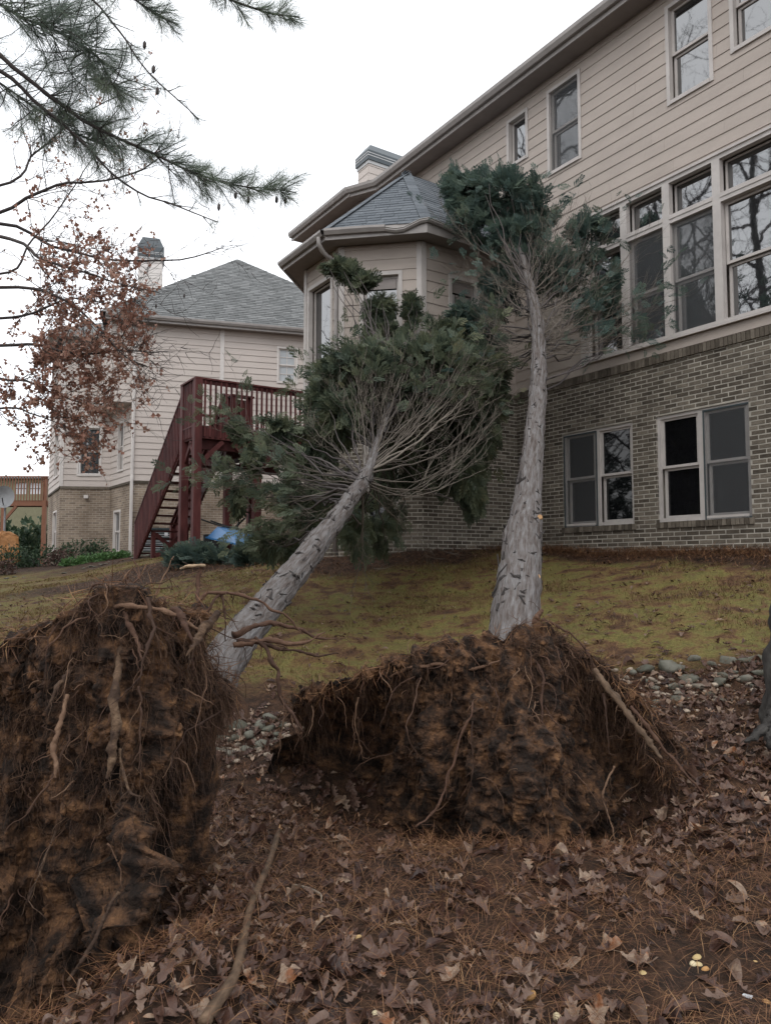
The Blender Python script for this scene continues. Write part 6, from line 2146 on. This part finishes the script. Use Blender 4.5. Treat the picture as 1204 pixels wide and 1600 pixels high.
# nuts and a white scrap on the dark soil, bottom right
nv, nf = blob(9, 2, 0.05, (1, 0.75, 0.75))
nme = raw_mesh('nut', nv, [nf], np.zeros(len(nv)), None, True)
nme.materials.append(M['nut'])
for (px, py, s) in ((828, 1559, 10), (870, 1594, 9), (1009, 1586, 10), (1005, 1527, 8), (1088, 1503, 9), (1090, 1513, 8), (1101, 1519, 7), (1082, 1510, 7), (1200, 1525, 7), (1196, 1570, 7), (1180, 1507, 5), (560, 1468, 6), (1180, 1195, 5), (585, 1588, 7)):
    p = ground_hit(px, py)
    r_ = s / 1200 * p[1]
    inst('nut', nme, ground, p + np.array([0, 0, r_ * 0.4]), (0, random.uniform(-.5, .5), random.uniform(0, 6)), (r_, r_, r_))
p = ground_hit(1160, 1560)
wc = MB().bar((0, 0, 0.012), (0.022, -0.022, 0.016), 0.014, 0.006).mesh('paper_scrap')
wc.materials.append(M['white'])
inst('paper_scrap', wc, ground, p)

# ------------------------------------------------------------------ shrubs and things by the neighbour's house
def bush(name, label, cat, c, rad, n, m, size, stem=True, group=None, flat=0.0):
    x, y = c
    z = float(gz(x, y, False))
    o = empty(name, (x, y, z))
    tag(o, label, cat, group)
    d = rand_dirs(n)
    d[:, 2] = np.abs(d[:, 2])
    rr = rng.uniform(0.25, 1, n) ** 0.6
    T = np.array([x, y, z]) + d * rr[:, None] * np.array(rad) * (1 + 0.3 * fbm(d * 2 + x, 2))[:, None]
    q = np.array([(-0.5, 0, 0), (0, -0.26, 0.06), (0.5, 0, 0), (0, 0.26, 0.06)])
    mb = MB()
    mb.scatter(q, np.array([[0, 1, 2, 3]]), frames(norm(d + rand_dirs(n) * 0.8), rng.uniform(0, 6, n)), T, rng.uniform(*size, n), rng.random(n))
    mb.build('foliage', M[m], o, kind='stuff')
    if stem:
        s = MB()
        for k in range(14):
            e = T[rng.integers(0, n)]
            s.tubes(branch_pts((x + random.uniform(-.1, .1), y + random.uniform(-.1, .1), z - 0.05), e, 0, 0.08, 7), np.linspace(0.012, 0.003, 7), 4, random.random(), cap=False)
        s.build('stems', M['darktwig'], o, kind='stuff')
    return o
def gp(px, py, Y):
    p = at(px, py, Y)
    return (p[0], p[1])
for (px, Y, rx, rz, n, m, lab) in (
    (20, 24, 0.9, 0.75, 900, 'shrub', 'dark evergreen shrub at the left edge below the orange tarp'),
    (62, 24, 0.7, 0.75, 700, 'shrub', 'dark evergreen shrub under the far wooden deck'),
    (92, 23.5, 0.5, 0.55, 420, 'brush', 'brown leafless brushy shrub between the dark shrubs'),
    (118, 25.5, 0.7, 0.8, 800, 'shrub', 'bluish green shrub against the neighbour brick corner'),
    (150, 25.5, 0.55, 0.7, 600, 'shrub', 'green shrub in front of the neighbour basement door'),
    (8, 21.5, 0.35, 0.5, 260, 'brush', 'low brown dried plant at the left edge of the lawn')):
    x, y = gp(px, 880, Y)
    bush('shrub', lab, 'shrub', (x, y), (rx, rx, rz), n, m, (0.05, 0.13), group='shrubs by the neighbour house')
for (px, Y, rx) in ((112, 22.6, 0.4), (140, 22.9, 0.55), (165, 23.2, 0.5), (186, 23.5, 0.4)):
    x, y = gp(px, 880, Y)
    bush('ivy_patch', 'bright green ivy patch, ' + {112: 'leftmost of the row by the neighbour house', 140: 'second from the left by the neighbour house', 165: 'third from the left by the neighbour house', 186: 'nearest the downspout of the neighbour house'}[px], 'ivy', (x, y), (rx, rx, 0.26), 420, 'ivy', (0.06, 0.12), False, 'ivy patches')
# low evergreen boughs in front of the deck posts
for (px, Y, rx, rz, n, lab) in ((300, 15.6, 0.5, 0.28, 200, 'low dark evergreen shrub at the foot of the deck posts, left one'), (352, 15.0, 0.65, 0.22, 240, 'low dark evergreen shrub before the blue wheelbarrow'), (412, 14.0, 0.6, 0.35, 280, 'low dark evergreen shrub beside the slanting trunk')):
    p = at(px, 880, Y)
    z = float(gz(p[0], p[1], False))
    o = empty('evergreen_shrub', (p[0], p[1], z))
    tag(o, lab, 'shrub', 'low evergreen shrubs')
    fo = MB()
    foliage(fo, (p[0], p[1], z + 0.15), (rx, 0.5, rz), n, (0, -0.2, 0.5), size=(0.25, 0.4), droop=0.1, shell=0.1)
    fo.build('foliage', M['cypress'], o, kind='stuff')
    st = MB()
    for k in range(6):
        st.tubes(branch_pts((p[0], p[1], z - 0.05), (p[0] + random.uniform(-rx, rx), p[1] + random.uniform(-.3, .3), z + rz * .7), 0, 0.05, 6), np.linspace(0.015, 0.004, 6), 4, cap=False)
    st.build('stems', M['darktwig'], o, kind='stuff')

# blue wheelbarrow tipped under the deck
p = at(366, 852, 17.6)
zg = float(gz(p[0], p[1], False))
wb = empty('wheelbarrow', (p[0], p[1], zg), R(-12))
tag(wb, 'blue plastic wheelbarrow lying tipped under the deck', 'wheelbarrow')
t = MB()
lo4 = [(-0.32, -0.2), (0.30, -0.2), (0.30, 0.22), (-0.32, 0.22)]
hi4 = [(-0.52, -0.34), (0.46, -0.30), (0.46, 0.32), (-0.52, 0.36)]
V = [(x, y, 0.52) for x, y in lo4] + [(x, y, 0.22) for x, y in hi4] + [(x * 1.05, y * 1.05, 0.20) for x, y in hi4] + [(x * 1.05, y * 1.05, 0.235) for x, y in hi4]
F = [[0, 1, 2, 3]] + [[k, 4 + k, 4 + (k + 1) % 4, (k + 1) % 4] for k in range(4)] + [[4 + k, 8 + k, 8 + (k + 1) % 4, 4 + (k + 1) % 4] for k in range(4)] + [[8 + k, 12 + k, 12 + (k + 1) % 4, 8 + (k + 1) % 4] for k in range(4)]
V = np.array(V)
V[:, 2] += V[:, 0] * -0.22
t.add(V, np.array(F))
t.build('tray', M['blue'], wb, off=(0, 0, 0))
h = MB()
for s in (-1, 1):
    h.tubes(spline([(-0.7, 0.25 * s, 0.75), (-0.3, 0.22 * s, 0.62), (0.3, 0.18 * s, 0.48), (0.75, 0.08 * s, 0.30)], 12), np.full(12, 0.02), 6)
h.tubes(spline([(0.15, -0.2, 0.5), (0.2, -0.15, 0.85), (0.3, 0, 0.92), (0.3, 0.15, 0.85), (0.25, 0.2, 0.5)], 14), np.full(14, 0.016), 6)
h.build('handles', M['black'], wb, smooth=True, off=(0, 0, 0))
w_ = MB()
ang = np.linspace(0, 2 * PI, 25)
w_.tubes(np.stack([0.85 + 0.17 * np.cos(ang), ang * 0, 0.26 + 0.17 * np.sin(ang)], -1), np.full(25, 0.045), 8, cap=False)
w_.build('wheel', M['black'], wb, smooth=True, off=(0, 0, 0))
# dark equipment under the deck
p = at(326, 856, 19.2)
lm_ = empty('lawn_mower', (p[0], p[1], float(gz(p[0], p[1], False))), R(20))
tag(lm_, 'black lawn mower with looped handle in the shade under the deck', 'lawn mower')
b = MB()
b.hexa([(-0.35, -0.25, 0.1), (0.35, -0.25, 0.1), (0.35, 0.25, 0.1), (-0.35, 0.25, 0.1), (-0.28, -0.2, 0.3), (0.28, -0.2, 0.3), (0.28, 0.2, 0.3), (-0.28, 0.2, 0.3)])
b.tubes([[(0, 0, 0.3), (0, 0, 0.45), (0, 0, 0.47)]], [0.14, 0.14, 0.1], 12)
b.build('body', M['black'], lm_, off=(0, 0, 0))
for (x, y) in ((-0.3, -0.28), (0.3, -0.28), (-0.3, 0.28), (0.3, 0.28)):
    k = MB()
    k.tubes([[(x, y - 0.025, 0.1), (x, y + 0.025, 0.1)]], [0.1, 0.1], 14)
    k.build('wheel', M['acgrey'], lm_, off=(0, 0, 0))
k = MB()
k.tubes(spline([(0.28, -0.2, 0.28), (0.6, -0.2, 0.6), (0.85, -0.15, 0.85), (0.9, 0, 0.9), (0.85, 0.15, 0.85), (0.6, 0.2, 0.6), (0.28, 0.2, 0.28)], 24), np.full(24, 0.014), 6)
k.build('handle', M['black'], lm_, smooth=True, off=(0, 0, 0))
# air conditioner
p = at(246, 868, 23.8)
zg = float(gz(p[0], p[1], False))
ac = empty('air_conditioner', (p[0], p[1], zg), NA)
tag(ac, 'dark louvred air conditioner unit behind the deck stair', 'air conditioner')
b = MB()
b.box(-0.42, 0.42, -0.4, 0.4, 0.06, 0.74)
b.build('casing', M['acgrey'], ac, off=(0, 0, 0))
for k in range(9):
    s = MB()
    s.box(-0.44, 0.44, -0.42, -0.401, 0.1 + k * 0.068, 0.13 + k * 0.068)
    s.build('louvre', M['dish'], ac, off=(0, 0, 0))
s = MB()
s.box(-0.44, 0.44, -0.42, 0.42, 0.741, 0.79)
s.build('lid', M['acgrey'], ac, off=(0, 0, 0))
s = MB()
s.box(-0.5, 0.5, -0.5, 0.5, -0.08, 0.059)
s.build('pad', M['stone'], ac, off=(0, 0, 0))
s = MB()
s.box(0.2, 0.3, -0.424, -0.421, 0.55, 0.7)
s.build('badge', M['white'], ac, off=(0, 0, 0))

# ------------------------------------------------------------------ far left: another deck, house, hedge, dish, tarp
FY = 40.0
p = at(38, 800, FY)
fz = 1.3
fd = empty('far_deck', (p[0], p[1], fz))
tag(fd, 'orange-brown wooden deck on posts in the far distance, left edge', 'deck')
x0, x1 = at(-120, 742, FY)[0], at(76, 742, FY)[0]
zr, zf = at(0, 744, FY)[2], at(0, 782, FY)[2]
def fbox(name, *a):
    MB().box(*a).build(name, M['fdeck'], fd)
fbox('rail_cap', x0, x1, FY - 0.1, FY + 0.1, zr - 0.06, zr)
fbox('rim_joist', x0, x1, FY - 0.03, FY + 0.03, zf - 0.28, zf)
fbox('floor', x0, x1, FY + 0.04, FY + 3.5, zf - 0.08, zf - 0.02)
fbox('rail_cap', x1 - 0.12, x1, FY + 0.11, FY + 3.5, zr - 0.06, zr)
bm2 = MB().box(-0.025, 0.025, -0.02, 0.02, 0, zr - zf - 0.05).mesh('baluster')
bm2.materials.append(M['fdeck'])
nbal = int((x1 - x0) / 0.15)
for k in range(nbal):
    inst('baluster', bm2, fd, (x0 + 0.1 + k * 0.15 - p[0], FY - 0.06 - p[1], zf - fz))
for k in range(18):
    inst('baluster', bm2, fd, (x1 - 0.06 - p[0], FY + 0.3 + k * 0.18 - p[1], zf - fz))
for xx in (x0 + 0.3, at(6, 800, FY)[0], x1 - 0.15):
    fbox('post', xx - 0.1, xx + 0.1, FY - 0.08, FY + 0.08, 1.0, zr - 0.061 if xx > x1 - 1 else zf - 0.281)
b = MB()
b.bar((at(6, 800, FY)[0], FY, zf - 1.1), (at(26, 790, FY)[0], FY, zf - 0.3), 0.1, 0.14)
b.build('knee_brace', M['fdeck'], fd)
# far house behind
fy = 56.0
fx0, fx1 = at(-150, 750, fy)[0], at(70, 750, fy)[0]
fh = empty('far_house', ((fx0 + fx1) / 2, fy, 1.5))
tag(fh, 'low olive house with gridded windows painted white as reflected sky, seen through the far deck railing', 'house')
ztop = at(0, 748, fy)[2]
fsg = Seg((fx0, fy), (fx1, fy))
fops = [(at(a, 750, fy)[0] - fx0, at(b_, 750, fy)[0] - fx0, at(0, 772, fy)[2], at(0, 754, fy)[2]) for (a, b_) in ((24, 42), (46, 64), (-20, 0))]
w = MB()
flat_wall(fsg, 0.5, ztop, fops, w, -6, 0)
w.build('wall', M['fwall'], fh)
for (a, b_, c, d) in fops:
    wi = MB()
    fsg.box(wi, a, b_, -0.2, -0.15, c, d)
    wo = wi.build('window', M['white'], fh)  # plain white pane colour stands in for sky reflected in the glass
    for f in (0.25, 0.5, 0.75):
        g_ = MB()
        u = a + (b_ - a) * f
        fsg.box(g_, u - 0.02, u + 0.02, -0.149, -0.1, c, d)
        g_.build('mullion', M['acgrey'], wo)
    g_ = MB()
    fsg.box(g_, a, b_, -0.149, -0.12, (c + d) / 2 - 0.02, (c + d) / 2 + 0.02)
    g_.build('mullion', M['acgrey'], wo)
r_ = MB()
r_.add([(fx0 - .4, fy - .4, ztop), (fx1 + .4, fy - .4, ztop), (fx1 + .4, fy + 6.4, ztop), (fx0 - .4, fy + 6.4, ztop), (fx0 + 2, fy + 3, ztop + 0.5), (fx1 - 2, fy + 3, ztop + 0.5)], [np.array([[0, 1, 5, 4], [2, 3, 4, 5], [0, 3, 2, 1]]), np.array([[1, 2, 5], [3, 0, 4]])])
r_.build('roof', M['nshingle'], fh)
for (px, Y, rx, rz, n, lab) in ((10, 46, 2.2, 2.9, 1700, 'dark evergreen bush behind the far deck posts, left one'), (58, 45, 2.0, 2.7, 1700, 'dark evergreen bush behind the far deck posts, right one'), (20, 75, 4.2, 8.3, 1500, 'thin evergreen tree top above the far deck, left one'), (62, 78, 4.4, 7.6, 1300, 'thin evergreen tree top above the far deck, right one'), (-50, 60, 4, 6, 900, 'evergreen beyond the far deck, outside the left edge')):
    x, y = gp(px, 860, Y)
    bush('evergreen_bush', lab, 'tree' if Y > 50 else 'bush', (x, y), (rx, rx, rz), n, 'shrub', (0.2, 0.5), True, 'evergreens beyond the far deck')
# satellite dish
c = at(4, 776, 30)
sd2 = empty('satellite_dish', (c[0], c[1], 1.2))
tag(sd2, 'grey satellite dish on a pole at the left edge', 'satellite dish')
mb = MB()
rr = np.linspace(0, 0.42, 6)
aa = np.arange(20) * 2 * PI / 20
V = np.array([[c[0] + r * math.cos(a) + 0.25 * r * r, c[1] - 0.9 * r * r + 0.2, c[2] + r * math.sin(a) * 1.05] for r in rr for a in aa])
F = [[i * 20 + k, i * 20 + (k + 1) % 20, (i + 1) * 20 + (k + 1) % 20, (i + 1) * 20 + k] for i in range(5) for k in range(20)]
mb.add(V, np.array(F))
mb.build('reflector', M['dish'], sd2, smooth=True)
mb = MB()
mb.tubes([[(c[0], c[1] + 0.25, 1.0), (c[0], c[1] + 0.25, c[2])]], [0.04, 0.04], 8)
mb.build('pole', M['dish'], sd2)
mb = MB()
mb.tubes([[(c[0], c[1] + 0.1, c[2] - 0.3), (c[0] + 0.25, c[1] - 0.5, c[2] - 0.1)]], [0.02, 0.02], 6)
mb.build('feed_arm', M['black'], sd2)
# orange tarp, crumpled over something low
c = at(12, 838, 27)
tp_ = empty('tarp', (c[0], c[1], float(gz(c[0], c[1], False))))
tag(tp_, 'crumpled orange tarp draped over a low heap at the left edge', 'tarp')
gu, gv = np.meshgrid(np.linspace(-1, 1, 40), np.linspace(-1, 1, 24))
zg = float(gz(c[0], c[1], False))
hh = np.clip(1 - (gu ** 2 * 0.8 + gv ** 2), 0, 1) ** 0.5
P = np.stack([c[0] + gu * 0.42, c[1] + gv * 0.4, zg + 0.25 + (c[2] + 0.15 - zg - 0.25) * hh], -1)
P += 0.09 * np.stack([fbm(P * 3.5 + o, 3) for o in (1, 4, 8)], -1)
mb = MB()
i_ = (np.arange(23)[:, None] * 40 + np.arange(39)[None, :]).ravel()
mb.add(P.reshape(-1, 3), np.stack([i_, i_ + 1, i_ + 41, i_ + 40], 1))
mb.build('sheet', M['tarp'], tp_)
hp = MB()
v, f = blob(77, 2, 0.3, (0.45, 0.35, 0.5))
hp.add(v * 0.8 + np.array([c[0], c[1], zg + 0.2]), f)
hp.build('heap', M['soil'], tp_, smooth=True)

# ------------------------------------------------------------------ set the house empties down on the ground
for o, z in ((house, 1.7), (deck, 1.7), (nb_, 1.8)):
    o.location.z = z
    for ch in o.children:
        ch.location.z -= z
scene.render.engine = 'CYCLES'
scene.cycles.max_bounces = 6
scene.cycles.transparent_max_bounces = 12
